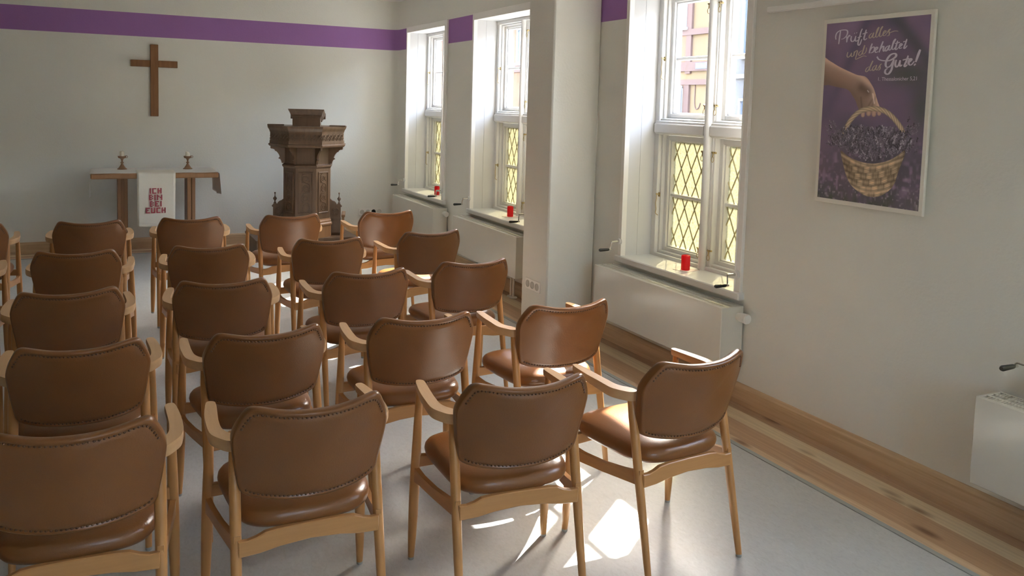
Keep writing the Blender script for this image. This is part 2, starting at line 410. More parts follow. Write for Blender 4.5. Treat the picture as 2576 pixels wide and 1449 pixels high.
mb = MB(); mb.box((X0, Y0, -0.1), (2.875, 9.44, 0)); struct(mb.build('floor', 'lino'))
mb = MB(); mb.box((2.885, Y0, -0.1), (XW, 9.44, 0.0015)); struct(mb.build('trim_1', 'planks_x'))
mb = MB(); mb.box((X0, 9.44, -0.1), (XW, YD, 0.0015)); struct(mb.build('trim_2', 'planks_y'))
mb = MB(); mb.box((2.858, Y0, -0.02), (2.885, 9.44, 0.004)); mb.box((X0, 9.415, -0.02), (2.885, 9.44, 0.004)); struct(mb.build('trim_3', 'lino_edge'))
mb = MB(); mb.box((X0, Y0, ZC), (XO, YD+.3, ZC+.2)); struct(mb.build('ceiling', 'ceil'))

# window wall: thick masonry with five openings
mb = MB(); ys = sorted([(a+.020, b-.020) for a, b in WIN]); cur = Y0-.3
for a, b in ys:
    mb.box((XW, cur, -0.1), (XO, a, ZC)); mb.box((XW, a, -0.1), (XO, b, 0.60)); mb.box((XW, a, 2.485), (3.62, b, ZC)); mb.box((3.62, a, 2.62), (XO, b, ZC)); cur = b
mb.box((XW, cur, -0.1), (XO, YD+.3, ZC)); struct(mb.build('wall_right', 'wall'))
mb = MB(); cur = Y0-.3  # added dark cladding, out of view, to weaken sun bounce onto the facades
for a, b in ys:
    mb.box((XO, cur, -.6), (XO+.03, a, 6.5)); mb.box((XO, a, -.6), (XO+.03, b, 0.60)); mb.box((XO, a, 2.62), (XO+.03, b, 6.5)); cur = b
mb.box((XO, cur, -.6), (XO+.03, YD+.3, 6.5)); struct(mb.build('added_cladding', 'dark_cladding'))
# altar wall, its corner to the window wall softly rounded in the plaster
poly = [(X0-.2, YD+.3), (X0-.2, YD)]; r_ = 0.11
for k in range(9):
    t = math.pi/2*k/8; poly.append((XW-r_+r_*math.sin(t), YD-r_+r_*math.cos(t)))
poly += [(XW, YD+.3)]
mb = MB(); mb.prism(poly, -0.1, ZC, 2); struct(mb.build('wall_front', 'wall', smooth=40))
mb = MB(); mb.box((X0-.2, Y0-.3, -0.1), (X0, YD+.3, ZC)); struct(mb.build('wall_left', 'wall_dark'))  # out of view; its darkness is made up to hold back bounce
FILL_WIN = [(0.5, 1.3)]            # invented window behind the camera, added only to fill the room with light
mb = MB(); cur = X0
for a, b in FILL_WIN:
    mb.box((cur, Y0-.3, -0.1), (a, Y0, ZC)); mb.box((a, Y0-.3, -0.1), (b, Y0, .8)); mb.box((a, Y0-.3, 2.45), (b, Y0, ZC)); cur = b
mb.box((cur, Y0-.3, -0.1), (XW, Y0, ZC)); struct(mb.build('wall_back', 'wall'))
for i, (a, b) in enumerate(FILL_WIN):  # the added fill-light window, numbered on from the window wall
    t = struct(empty('window_%d' % (6+i), ((a+b)/2, Y0, .8))); c = MB()
    for x in (a, (a+b)/2-.03, b-.06): c.box((x, Y0-.15, .8), (x+.06, Y0-.09, 2.45), .003)
    for z in (.8, 1.75, 2.39): c.box((a, Y0-.148, z), (b, Y0-.092, z+.06), .003)
    o = c.build('window_frame', 'white', t); o.location = -t.location
    c = MB(); c.box((a+.01, Y0-.122, .81), (b-.01, Y0-.118, 2.44)); o = c.build('pane', 'clear', t); o.location = -t.location
    c = MB(); c.box((a-.03, Y0-.16, .77), (b+.03, Y0+.04, .80), .004); o = c.build('sill_board', 'white', t); o.location = -t.location
PX0, PY0, PY1 = 2.905, 5.15, 5.54
mb = MB(); mb.box((PX0, PY0, 0.0), (XW, PY1, ZC), 0.012); struct(mb.build('wall_pillar', 'wall_plain', smooth=40))

# skirting boards
prof = [(0, 0), (0.020, 0), (0.020, 0.100), (0.014, 0.112), (0.008, 0.119), (0, 0.119)]
def skirting_y(name, y0, y1):
    mb = MB(); mb.prism([(XW-a, z) for a, z in prof], y0, y1, 1); return mb.build(name, 'skirt')
struct(skirting_y('baseboard_right', Y0, PY0)); struct(skirting_y('baseboard_right', PY1, YD-.12))
mb = MB(); mb.prism([(YD-a, z) for a, z in prof], X0, XW-.12, 0); struct(mb.build('baseboard_front', 'skirt'))

# picture rail above the poster
mb = MB(); mb.box((3.272, 1.2, 2.212), (3.30, 3.463, 2.242), 0.004)
tag(mb.build('picture_rail', 'white_matt'), 'slim white picture rail fixed high on the window wall above the poster', 'rail')

# ------------------------------------------------------------------ windows
def window(n, ya, yb):
    """deep white-lined reveal, two tall casements over two leaded ones, seen from inside"""
    root = empty('window_%d' % n, (XW, (ya+yb)/2, 0.6)); struct(root)
    Rt = root.location.copy()
    def bd(mbx, nm, mt, par=root, smooth=None):
        # parts are built in world space and hung on the window's empty (or on another part)
        o = mbx.build(nm, mt, None, smooth); o.parent = par
        if par is root: o.location = -Rt
        return o
    a, b = ya, yb; ai, bi = a+.046, b-.046           # inner edges of the architrave
    zt, zs = 2.54, 0.642
    c = MB()
    c.box((3.276, a, 0.60), (3.30, ai, zt), .004); c.box((3.276, bi, 0.60), (3.30, b, zt), .004); c.box((3.276, ai, zt-.062), (3.30, bi, zt), .004)
    # bright bead on the inner edge
    c.box((3.270, ai-.006, 0.64), (3.31, ai+.001, zt-.058), .002); c.box((3.270, bi-.001, 0.64), (3.31, bi+.006, zt-.058), .002); c.box((3.270, ai, zt-.066), (3.31, bi, zt-.058), .002)
    bd(c, 'architrave', 'white_matt')
    c = MB(); jx = 3.405
    for y0, y1 in ((ai-.028, ai), (bi, bi+.028)):
        c.box((3.30, y0, .60), (jx-.001, y1, zt-.06)); c.box((jx+.001, y0, .60), (3.53, y1, zt-.06)); c.box((jx-.003, y0+.005, .60), (jx+.003, y1-.003, zt-.06))
    c.box((3.30, ai-.02, zt-.062), (3.53, bi+.02, zt-.035))
    bd(c, 'reveal_lining', 'lining')
    c = MB(); c.box((3.255, a-.012, 0.597), (3.54, b+.012, zs), .006); bd(c, 'sill_board', 'white')
    # outer frame with stepped profile
    c = MB(); xf = 3.52
    for y0, y1 in ((ai, ai+.050), (bi-.050, bi)):
        c.box((xf, y0, zs), (3.60, y1, zt-.062), .003)
    for y0, y1 in ((ai+.044, ai+.066), (bi-.066, bi-.044)): c.box((xf+.028, y0, zs), (3.62, y1, zt-.062), .003)
    c.box((xf-.002, ai+.001, zt-.098), (3.603, bi-.001, zt-.0625), .003); c.box((xf+.026, ai+.001, zt-.112), (3.622, bi-.001, zt-.09), .003)
    c.box((xf-.002, ai+.001, zs-.004), (3.603, bi-.001, zs+.022), .003); c.box((xf+.026, ai+.001, zs+.015), (3.622, bi-.001, zs+.040), .003)
    bd(c, 'outer_frame', 'white')
    ym = (a+b)/2
    c = MB(); c.box((3.535, ym-.052, zs), (3.63, ym+.052, zt-.09), .004)
    c.box((3.528, ym-.040, zs), (3.54, ym+.040, zt-.09), .003)
    c.tube([(3.515, ym, zs), (3.515, ym, zt-.09)], .027, 14)
    bd(c, 'mullion', 'white', smooth=40)
    c = MB()
    for y0, y1 in ((ai+.02, ym-.032), (ym+.032, bi-.02)):
        c.prism([(3.60, 1.495), (3.535, 1.495), (3.512, 1.502), (3.500, 1.512), (3.500, 1.568), (3.512, 1.578), (3.512, 1.588), (3.53, 1.594), (3.53, 1.604), (3.56, 1.610), (3.60, 1.612)], y0, y1, 1)
    bd(c, 'transom', 'white')
    for s in (-1, 1):
        y0, y1 = (ai+.062, ym-.048) if s < 0 else (ym+.048, bi-.062)
        for lvl in (0, 1):
            z0, z1 = ((zs+.036, 1.492) if lvl == 0 else (1.612, zt-.100))
            st = .036
            c = MB()
            c.box((3.575, y0, z0), (3.628, y0+st, z1), .003); c.box((3.575, y1-st, z0), (3.628, y1, z1), .003)
            c.box((3.575, y0+st, z0), (3.628, y1-st, z0+.03), .003); c.box((3.575, y0+st, z1-.034), (3.628, y1-st, z1), .003)
            # inner bead of the sash
            c.box((3.592, y0+st-.002, z0+.028), (3.64, y0+st+.010, z1-.03), .002); c.box((3.592, y1-st-.010, z0+.028), (3.64, y1-st+.002, z1-.03), .002)
            c.box((3.592, y0+st, z0+.028), (3.64, y1-st, z0+.038), .002); c.box((3.592, y0+st, z1-.044), (3.64, y1-st, z1-.032), .002)
            sash = bd(c, 'casement', 'white')
            g = MB(); gy0, gy1, gz0, gz1 = y0+st, y1-st, z0+.03, z1-.034
            g.box((3.622, gy0, gz0), (3.627, gy1, gz1)); bd(g, 'pane', 'clear' if lvl else 'cathedral', sash)
            g = MB(); zm = 2.020 if lvl else 1.073
            g.tube([(3.610, gy0, zm), (3.610, gy1, zm)], .0125, 8); g.box((3.61, gy0, zm-.011), (3.64, gy1, zm+.011)); bd(g, 'glazing_bar', 'white', sash, 40)
            if lvl == 0:
                g = MB(); dw, dh = .106, .214                          # lead cames in tall diamonds
                for (u0, u1) in ((gz0, zm), (zm, gz1)):
                    for sg in (1, -1):
                        for k in range(-8, 9):
                            # line: z = z_c + sg*(y-yc)*dh/dw + k*dh
                            zc = (u0+u1)/2+k*dh; pts = []
                            for yy in (gy0, gy1): pts.append((yy, zc+sg*(yy-(gy0+gy1)/2)*dh/dw))
                            (ya_, za_), (yb_, zb_) = pts
                            lo, hi = u0, u1
                            def clip(p, q):
                                (y_, z_), (Y_, Z_) = p, q
                                if z_ < lo: y_ += (Y_-y_)*(lo-z_)/(Z_-z_); z_ = lo
                                if z_ > hi: y_ += (Y_-y_)*(hi-z_)/(Z_-z_); z_ = hi
                                return y_, z_
                            if max(za_, zb_) <= lo or min(za_, zb_) >= hi: continue
                            p, q = clip((ya_, za_), (yb_, zb_)), clip((yb_, zb_), (ya_, za_))
                            g.tube([(3.620, *p), (3.620, *q)], .0046, 6, cap=False)
                bd(g, 'lead_cames', 'came', sash, 60)
            # ring catch near the mullion and long stay hook at the outer stile
            yc = (ym-.052) if s < 0 else (ym+.052)
            g = MB()
            for zc in ((z0+.09, z1-.09)):
                g.tube([(3.545, yc, zc), (3.515, yc, zc)], .006, 8)
                g.tube([(3.525, yc-.018, zc+.004), (3.525, yc+.018, zc+.004)], .0045, 8)
                g.tube([(3.520, yc, zc), (3.518, yc, zc-.025)], .0035, 6)
                ring = [(3.517, yc+.011*math.sin(2*math.pi*k/12), zc-.042+.018*math.cos(2*math.pi*k/12)) for k in range(13)]
                g.tube(ring, .0022, 6, cap=False)
            bd(g, 'ring_catch', 'brass', sash, 60)
            g = MB(); yo = (ai+.056) if s < 0 else (bi-.056); zc = zm-.03
            hook = [(3.535, yo, zc+.03), (3.518, yo, zc+.035), (3.514, yo-.004, zc), (3.516, yo+.006, zc-.035), (3.513, yo-.006, zc-.07), (3.516, yo+.004, zc-.10), (3.530, yo-.008, zc-.115)]
            g.tube(catmull(hook, 5), .0028, 6); g.box((3.535, yo-.012, zc+.015), (3.541, yo+.012, zc+.045), .002)
            g.tube([(3.54, yo, zc+.03), (3.512, yo, zc+.036)], .005, 8)
            bd(g, 'stay_hook', 'brass', sash, 60)
    # two roller-shutter cranks on the architrave
    for s in (-1, 1):
        yc = (a+.028) if s < 0 else (b-.028)
        g = MB()
        g.T = Matrix.Translation((3.276, yc, .742)) @ Matrix.Rotation(R(-90), 4, 'Y')
        g.lathe([(.0, 0), (.026, 0), (.026, .004), (.019, .008), (.019, .016), (.010, .018)], seg=20)
        g.T = None
        base = bd(g, 'crank_rosette', 'white', smooth=40)
        g = MB(); dz = .055
        g.tube([(3.26, yc, .742), (3.205, yc, .742)], .0085, 12)
        sw, gz = (-.012 if s < 0 else .004), .687
        if n == 4 and s > 0: sw, gz = .048, .716                # this crank is left turned outwards
        arm = catmull([(3.209, yc, .742), (3.203, yc+sw*.25, .728), (3.198, yc+sw*.9, gz+.013), (3.195, yc+sw, gz+.001)], 4)
        g.tube(arm, .0045, 8); g.tube([(3.205, yc+sw, gz), (3.186, yc+sw, gz)], .007, 10)
        cr = bd(g, 'crank', 'steel', base, 40)
        g = MB(); g.tube([(3.188, yc+sw, gz), (3.18, yc+sw, gz), (3.115, yc+sw, gz), (3.108, yc+sw, gz)], [.007, .0095, .0115, .008], 12)
        # third level is the deepest allowed, so the grip hangs on the rosette too
        bd(g, 'crank_grip', 'black', base, 40)
    return root
for i, (ya, yb) in enumerate(WIN): window(i+1, ya, yb)

# ------------------------------------------------------------------ radiators under the sills
def radiator(ya, yb, label, taper=True):
    t = empty('radiator', (3.21, (ya+yb)/2, 0), label=label, cat='radiator')
    O = t.location.copy()
    def bd(m, nm, mt, par=t, sm=None):
        o = m.build(nm, mt, None, sm); o.parent = par
        if par is t: o.location = -O
        return o
    x0, x1, z0, z1 = 3.125, 3.285, .215, .572
    c = MB()
    c.box((x0, ya, z0), (x0+.014, yb, z1), .003); c.box((x0+.006, ya, z0), (x1, ya+.014, z1-.001), .003); c.box((x0+.006, yb-.014, z0), (x1, yb, z1-.001), .003)
    c.box((x1-.012, ya+.01, z0+.02), (x1, yb-.01, z1-.004)); bd(c, 'casing', 'radiator')
    c = MB(); c.box((x0+.014, ya+.014, z0+.01), (x1-.012, yb-.014, z1-.045)); bd(c, 'convector', 'dark')  # plain black block in place of the shade behind the grille
    c = MB()
    for xx in (x0+.012, x0+.052, x0+.095, x1-.022): c.box((xx, ya+.012, z1-.008), (xx+.012, yb-.012, z1-.001))
    n = int((yb-ya-.03)/.0125)
    for k in range(n):
        y = ya+.02+k*.0125
        if k % 11 == 0: c.box((x0+.01, y-.004, z1-.007), (x1-.01, y+.008, z1-.0015))
        else: c.box((x0+.01, y, z1-.0075), (x1-.01, y+.005, z1-.002))
    bd(c, 'top_grille', 'radiator')
    c = MB(); c.tube([(3.245, ya+.004, .515), (3.245, ya-.02, .515), (3.245, ya-.075, .515), (3.245, ya-.08, .515)], [.020, .026, .029, .024], 20)
    bd(c, 'thermostat_knob', 'plastic', sm=40)
    c = MB()
    for yy in (ya+.22, ya+.27):
        c.tube([(3.225, yy, .0), (3.225, yy, .25)], .0095, 12); 
    c.lathe([(.035, 0), (.035, .006), (.028, .012), (.010, .013)], 3.225, ya+.22, 0.001, 20); c.lathe([(.035, 0), (.035, .006), (.028, .012), (.010, .013)], 3.225, ya+.27, 0.001, 20)
    bd(c, 'pipes', 'plastic', sm=40)
radiator(7.985, 9.30, 'white radiator in the far corner beside the altar wall, under the farthest window')
radiator(6.075, 7.45, 'white convector radiator between the far corner one and the pillar')
radiator(3.535, 4.86, 'glossy white radiator right of the pillar, below the largest window')
radiator(0.70, 2.04, 'white radiator cut off by the right edge of the photo, slotted grille on top')

# ------------------------------------------------------------------ sockets
def socket_strip(n, horizontal_axis, p0, label):
    """p0 = lower corner; strip runs along +x on the altar wall, along +y on the pillar"""
    t = empty('wall_socket', p0, label=label, cat='socket')
    L = .072*n+.010
    W = lambda u, d, z: (u, -d, z) if horizontal_axis == 'x' else (-d, u, z)
    c = MB(); c.box(W(0, 0, 0), W(L, .009, .082), .003); c.build('cover_plate', 'plastic', t)
    for k in range(n):
        cx_ = .041+.072*k; c = MB()
        c.T = Matrix.Translation(W(cx_, .009, .041)) @ (Matrix.Rotation(R(90), 4, 'X') if horizontal_axis == 'x' else Matrix.Rotation(R(-90), 4, 'Y'))
        c.lathe([(.027, 0), (.027, .003), (.0235, .0035), (.0225, .001), (0, .001)], seg=24)
        c.T = None
        mt = 'socket_hole'
        if horizontal_axis == 'x' and k == 2: mt = 'black'
        c.build('outlet', mt, t, 40)
    return t
socket_strip(4, 'x', (2.845, YD, .275), 'four-gang white wall socket strip on the altar wall right of the pulpit')
socket_strip(3, 'y', (PX0, 5.235, .295), 'three-gang white wall socket strip low on the pillar')

# ------------------------------------------------------------------ candles on the sills
def votive(x, y, where, i):
    s = MB(); s.T = Matrix.Translation((x+.01, y+.005, .6425)) @ Matrix.Rotation(R(12), 4, 'Z')
    s.box((-.06, -.06, 0), (.06, .06, .0025)); s.T = None
    tag(s.build('napkin', 'paper', loc=(x, y, .6425)), 'pale napkin under the red candle '+where, 'napkin')
    c = MB(); c.lathe([(.026, 0), (.0285, .004), (.0285, .088), (.026, .095), (.022, .096), (.021, .078), (0, .076)], x, y, .6455, 28)
    o = tag(c.build('votive_candle', 'red', smooth=40, loc=(x, y, .6455)), 'red votive candle on the white sill '+where, 'candle')
    w = MB(); w.tube([(0, 0, .076), (.001, 0, .088)], .0012, 6); w.build('wick', 'black', o)
votive(3.385, 4.19, 'of the big window right of the pillar', 0)
votive(3.40, 6.745, 'of the window just left of the pillar', 1)
votive(3.39, 8.555, 'of the farthest window, by the altar wall', 2)

# ================================================================== armchairs
def outline_back():
    h = [(0, .487), (.08, .489), (.150, .497), (.192, .508), (.208, .524), (.216, .56), (.226, .62), (.234, .685), (.233, .712), (.224, .742),
         (.208, .776), (.196, .794), (.180, .801), (.155, .799), (.10, .790), (.05, .786), (0, .785)]
    pts = [Vector((x, z, 0)) for x, z in h] + [Vector((-x, z, 0)) for x, z in h[-2:0:-1]]
    return [(p.x, p.y) for p in catmull(pts, 4, True)]
BO = outline_back()
BC = (0.0, 0.615)
def ysurf(x, z): return -.040-(z-.49)*.30+1.42*x*x        # centre surface of the curved, reclined back
def ring(k, dy, sh=0, groove=0.0):
    gf = lambda z: min(1, max(0, (z-.735)/.03)) if z > .6 else min(1, max(0, (.525-z)/.012))   # no groove down the sides
    e = 0 if k < .8 or k > .95 else .045                 # the nailed groove runs closer to the edge at the sides
    kx = min(.985, k+e)
    return [(x*kx, ysurf(x*kx, BC[1]+(z-BC[1])*k)+dy+groove*gf(z), BC[1]+(z-BC[1])*k+sh) for x, z in BO]
def chair_parts(root):
    # backrest: closed shell, rear face with a groove where the nails sit, padded front
    rings = [(.0, -.014), (.4, -.0145), (.75, -.0145), (.85, -.0145), (.880, -.01451), (.890, -.01452), (.915, -.0155), (.95, -.0165), (.98, -.0135), (.995, -.007), (1.0, 0),
             (.997, .009), (.985, .018), (.955, .026), (.90, .031), (.75, .036), (.4, .041), (.0, .042)]
    m = MB(); n = len(BO); V = []; F = []
    for k, dy in rings[1:-1]: V += ring(k, dy, 0, .0035 if .87 < k < .90 else 0)
    for r_ in range(len(rings)-3):
        for i in range(n):
            j = (i+1) % n; F.append((r_*n+i, (r_+1)*n+i, (r_+1)*n+j, r_*n+j))
    c0 = len(V); V.append((0, ysurf(0, BC[1])-.0145, BC[1])); V.append((0, ysurf(0, BC[1])+.042, BC[1]))
    last = (len(rings)-3)*n
    for i in range(n):
        j = (i+1) % n; F.append((c0, i, j)); F.append((c0+1, last+j, last+i))
    m.add(V, F); m.build('backrest', 'leather', root, 180)
    # nails along the top and bottom of the rear face
    m = MB(); rg = ring(.886, -.0145, 0, .0025)
    dome = [(.0041, 0), (.0037, .0014), (.0024, .0028), (0, .0035)]
    def row(sel):
        nonlocal m
        acc = 0; prev = None
        for p in sel:
            p = Vector(p)
            if prev is not None:
                d = (p-prev).length; acc += d
                while acc >= .0125:
                    acc -= .0125; q = p.lerp(prev, acc/d if d else 0)
                    nrm = Vector((2*1.42*q.x, -1, -.30)).normalized()
                    m.T = Matrix.Translation(q) @ nrm.to_track_quat('Z', 'Y').to_matrix().to_4x4()
                    m.lathe(dome, seg=8); m.T = None
            prev = p
    iL = [i for i in range(n) if rg[i][2] > .715]; iL.sort(key=lambda i: rg[i][0])
    row([rg[i] for i in iL]); m.build('nail_row', 'nail', root, 180); m = MB()
    iB = [i for i in range(n) if rg[i][2] < .535]; iB.sort(key=lambda i: rg[i][0]); row([rg[i] for i in iB])
    m.build('nail_row', 'nail', root, 180)
    # seat cushion: rounded trapezoid, domed above and bellied below
    pl = []
    for k in range(56):
        t = 2*math.pi*k/56; ce, se = math.cos(t), math.sin(t)
        u = math.copysign(abs(ce)**.42, ce); v = math.copysign(abs(se)**.42, se)
        yy = .195+v*.212; hw = .205+.038*(yy+.02)/.43
        if v < -.6: yy -= .018*(1-u*u)
        if v > .6: yy += .012*(1-u*u)
        pl.append((u*hw, yy))
    rr_ = [(.35, .474), (.62, .470), (.80, .464), (.90, .457), (.955, .449), (.99, .437), (1.0, .424), (.985, .410), (.95, .399), (.88, .391), (.6, .385), (.3, .383)]
    V = [(x*k, .195+(y-.195)*k, z) for k, z in rr_ for x, y in pl]; F = []; n2 = len(pl)
    for r_ in range(len(rr_)-1):
        for i in range(n2):
            j = (i+1) % n2; F.append((r_*n2+i, (r_+1)*n2+i, (r_+1)*n2+j, r_*n2+j))
    V += [(0, .195, .476), (0, .195, .383)]; c0 = len(V)-2; last = (len(rr_)-1)*n2
    for i in range(n2):
        j = (i+1) % n2; F.append((c0, i, j)); F.append((c0+1, last+j, last+i))
    m = MB(); m.add(V, F); m.build('seat', 'leather', root, 180)
    # legs
    def glide(par, x, y):
        g = MB(); g.lathe([(.010, 0), (.0115, .002), (.0115, .012), (.0, .012)], x, y, 0, 12); g.build('glide', 'glide', par, 40)
    for s in (-1, 1):
        m = MB(); ft, tp = Vector((.218*s, -.097, .010)), Vector((.214*s, .048, .655)); P = []; rd = []
        for k in range(9):
            t = k/8; p = ft.lerp(tp, t); P.append(p); rd.append(.0115+.0055*math.sin(min(1, t*1.35)*math.pi/2) - (.003 if t > .95 else 0))
        m.tube(P, rd, 14); lg = m.build('leg', 'wood', root, 60); glide(lg, ft.x, ft.y)
        m = MB(); ft, tp = Vector((.265*s, .360, .010)), Vector((.252*s, .332, .660)); P = []; rd = []
        for k in range(9):
            t = k/8; P.append(ft.lerp(tp, t)); rd.append(.0115+.0070*math.sin(math.pi*min(1, t*1.02)**.8))
        m.tube(P, rd, 14); lg = m.build('leg', 'wood', root, 60); glide(lg, ft.x, ft.y)
        # arm: wide paddle curving in to the rear post
        o = [(.263, .346), (.272, .300), (.280, .230), (.283, .160), (.281, .110), (.274, .078), (.255, .050), (.236, .030), (.214, .022), (.198, .034),
             (.198, .052), (.212, .070), (.228, .088), (.240, .120), (.242, .170), (.239, .230), (.235, .290), (.233, .335), (.240, .350), (.252, .354)]
        o = [(p.x*s, p.y) for p in catmull([Vector((a, b, 0)) for a, b in o], 3, True)]
        m = MB(); m.prism(o, 0, 1, 2); nn = len(o)
        # turn the flat prism into a rounded bar that droops a little to the rear
        V = []; L5 = [(.90, 'b'), (1.0, 'b2'), (1.0, 't2'), (.93, 't')]
        def top(y): return .666+.010*min(1, max(0, (y-.03)/.12))
        def thk(y): return .034-.010*min(1, max(0, (y-.12)/.2))
        cen = lambda y: (.258 if y > .10 else .258-(.10-y)*.5)*s
        for k, w in L5:
            for x, y in o:
                xc = cen(y); xx = xc+(x-xc)*k if k < 1 else x
                z = {'t': top(y), 't2': top(y)-.006, 'b2': top(y)-thk(y)+.010, 'b': top(y)-thk(y)}[w]
                V.append((xx, y, z))
        F = []
        for r_ in range(3):
            for i in range(nn):
                j = (i+1) % nn; f = (r_*nn+i, r_*nn+j, (r_+1)*nn+j, (r_+1)*nn+i); F.append(f)
        F.append(tuple(range(nn))[::-1]); F.append(tuple(3*nn+i for i in range(nn)))
        if s < 0: pass
        m = MB(); m.add(V, F)
        me_o = m.build('armrest', 'wood_arm', root, 50)
        bm = bmesh.new(); bm.from_mesh(me_o.data); bmesh.ops.recalc_face_normals(bm, faces=bm.faces); bm.to_mesh(me_o.data); bm.free()
        # side stretcher from the front leg, rising to the rear leg
        pr = [(.350, .306), (.330, .306), (.28, .314), (.16, .322), (.06, .332), (-.02, .340), (-.03, .340), (-.03, .396), (-.005, .388), (.06, .374), (.16, .359), (.27, .353), (.33, .358), (.350, .366)]
        m = MB()
        n3 = len(pr); V = []
        for dx in (-.009, .009):
            for y, z in pr: V.append((s*(.214+.046*(y+.03)/.38)+dx, y, z))
        F = [tuple(range(n3))[::-1], tuple(n3+i for i in range(n3))]
        for i in range(n3):
            j = (i+1) % n3; F.append((i, j, n3+j, n3+i))
        m.add(V, F); o2 = m.build('side_stretcher', 'wood_y', root, 40)
        bm = bmesh.new(); bm.from_mesh(o2.data); bmesh.ops.recalc_face_normals(bm, faces=bm.faces); bm.to_mesh(o2.data); bm.free()
    # rear and front rails
    prr = [(-.212, .333), (-.15, .336), (-.09, .346), (0, .352), (.09, .346), (.15, .336), (.212, .333), (.212, .382), (.185, .381), (.16, .387), (.135, .398), (.10, .402), (0, .404), (-.10, .402), (-.135, .398), (-.16, .387), (-.185, .381), (-.212, .382)]
    m = MB(); m.prism([(a, b) for a, b in prr], -.040, -.020, 1, .003); m.build('rear_rail', 'wood_x', root)
    m = MB(); m.prism([(-.255, .358), (-.10, .364), (.10, .364), (.255, .358), (.255, .402), (-.255, .402)], .330, .350, 1, .003); m.build('front_rail', 'wood_x', root)

CH = {  # row (6 = nearest) and column -> x, y, turn
'21':(-.0512,6.4104,-.0137),'22':(.6105,6.4181,-.0674),'23':(1.319,6.3819,.0185),'24':(2.0827,6.3812,.0337),
'31':(-.1064,5.2286,-.1121),'32':(.5964,5.2004,-.0735),'33':(1.3266,5.2419,-.0489),'34':(2.0494,5.3335,.066),
'41':(-.1219,4.2077,.0052),'42':(.547,4.2018,-.1073),'43':(1.2626,4.1985,.0205),'44':(1.8971,4.2743,.0264),
'51':(-.062,3.2988,-.0007),'52':(.5771,3.2549,.0495),'53':(1.2181,3.2426,-.0389),'54':(1.8986,3.2285,.0072),
'61':(-.0618,2.4939,-.0459),'62':(.5693,2.4461,-.0141),'63':(1.2489,2.3737,-.0977),'64':(1.9318,2.3629,.0659),
'20':(-.77,6.44,.0),'30':(-.755,5.30,.0),'40':(-.700,4.21,0)}
ROWN = {'6': 'nearest row', '5': 'second row from the front of the photo', '4': 'middle row', '3': 'second row from the altar', '2': 'row closest to the altar'}
LBL = {
'61': 'brown leather armchair at the bottom left corner, cut off by the photo edge',
'62': 'brown leather armchair, second from left in the nearest row, studded back in full view',
'63': 'brown leather armchair in the nearest row, third from left, sun patches behind its legs',
'64': 'brown leather armchair at the right end of the nearest row, beside the pine floor boards',
'51': 'brown leather armchair directly ahead of the bottom left corner one',
'52': 'brown leather armchair, second from left in the second-nearest row',
'53': 'brown leather armchair, third from left in the second-nearest row',
'54': 'brown leather armchair, right end of the second-nearest row, sunlit seat, near the big radiator',
'41': 'brown leather armchair, leftmost fully seen one of the middle row',
'42': 'brown leather armchair, second from left in the middle row',
'43': 'brown leather armchair, third from left in the middle row',
'44': 'brown leather armchair at the right end of the middle row, left of the pillar',
'31': 'brown leather armchair, second row from the altar, leftmost with its whole back in view',
'32': 'brown leather armchair, second row from the altar, just below the white banner',
'33': 'brown leather armchair in the second row from the altar, in front of the pulpit',
'34': 'brown leather armchair at the right end of the second row from the altar',
'21': 'brown leather armchair of the front row, before the left leg of the altar table',
'22': 'brown leather armchair of the front row, overlapping the lower corner of the white banner',
'23': 'brown leather armchair of the front row, directly before the dark pulpit',
'24': 'brown leather armchair of the front row, in front of the altar wall socket',
'20': 'front row armchair cut off by the left photo edge, armrest against the skirting board',
'30': 'armchair cut off by the left photo edge, just behind the front row one',
'40': 'armchair almost outside the left photo edge, level with the middle row'}
proto = empty('armchair')
chair_parts(proto)
for i, (k, (x, y, a)) in enumerate(CH.items()):
    o = proto if i == 0 else copy_tree(proto)
    o.location = (x, y, 0); o.rotation_euler = (0, 0, a)
    tag(o, LBL[k], 'chair', 'brown leather armchairs set out in rows')

# ================================================================== altar table
AX0, AX1, AY0, AY1 = -.062, 1.125, 8.955, 9.62
t = empty('altar_table', ((AX0+AX1)/2, (AY0+AY1)/2, 0), label='plain oak altar table with two post legs standing below the cross', cat='table')
def ch(m, nm, mt, par=t, sm=None, base=t):
    o = m.build(nm, mt, None, sm); o.parent = par
    if par is base: o.location = -base.location
    return o
m = MB(); m.box((AX0, AY0, .835), (AX1, AY1, .889), .010); ch(m, 'tabletop', 'oak_mid')
for xa, xb in ((.178, .272), (.835, .915)):
    m = MB(); xm = (xa+xb)/2
    m.box((xa, 9.14, 0), (xa+.035, 9.44, .835), .004); m.box((xb-.035, 9.14, 0), (xb, 9.44, .835), .004); m.box((xa+.03, 9.155, 0), (xb-.03, 9.425, .835))
    ch(m, 'leg', 'oak_mid')
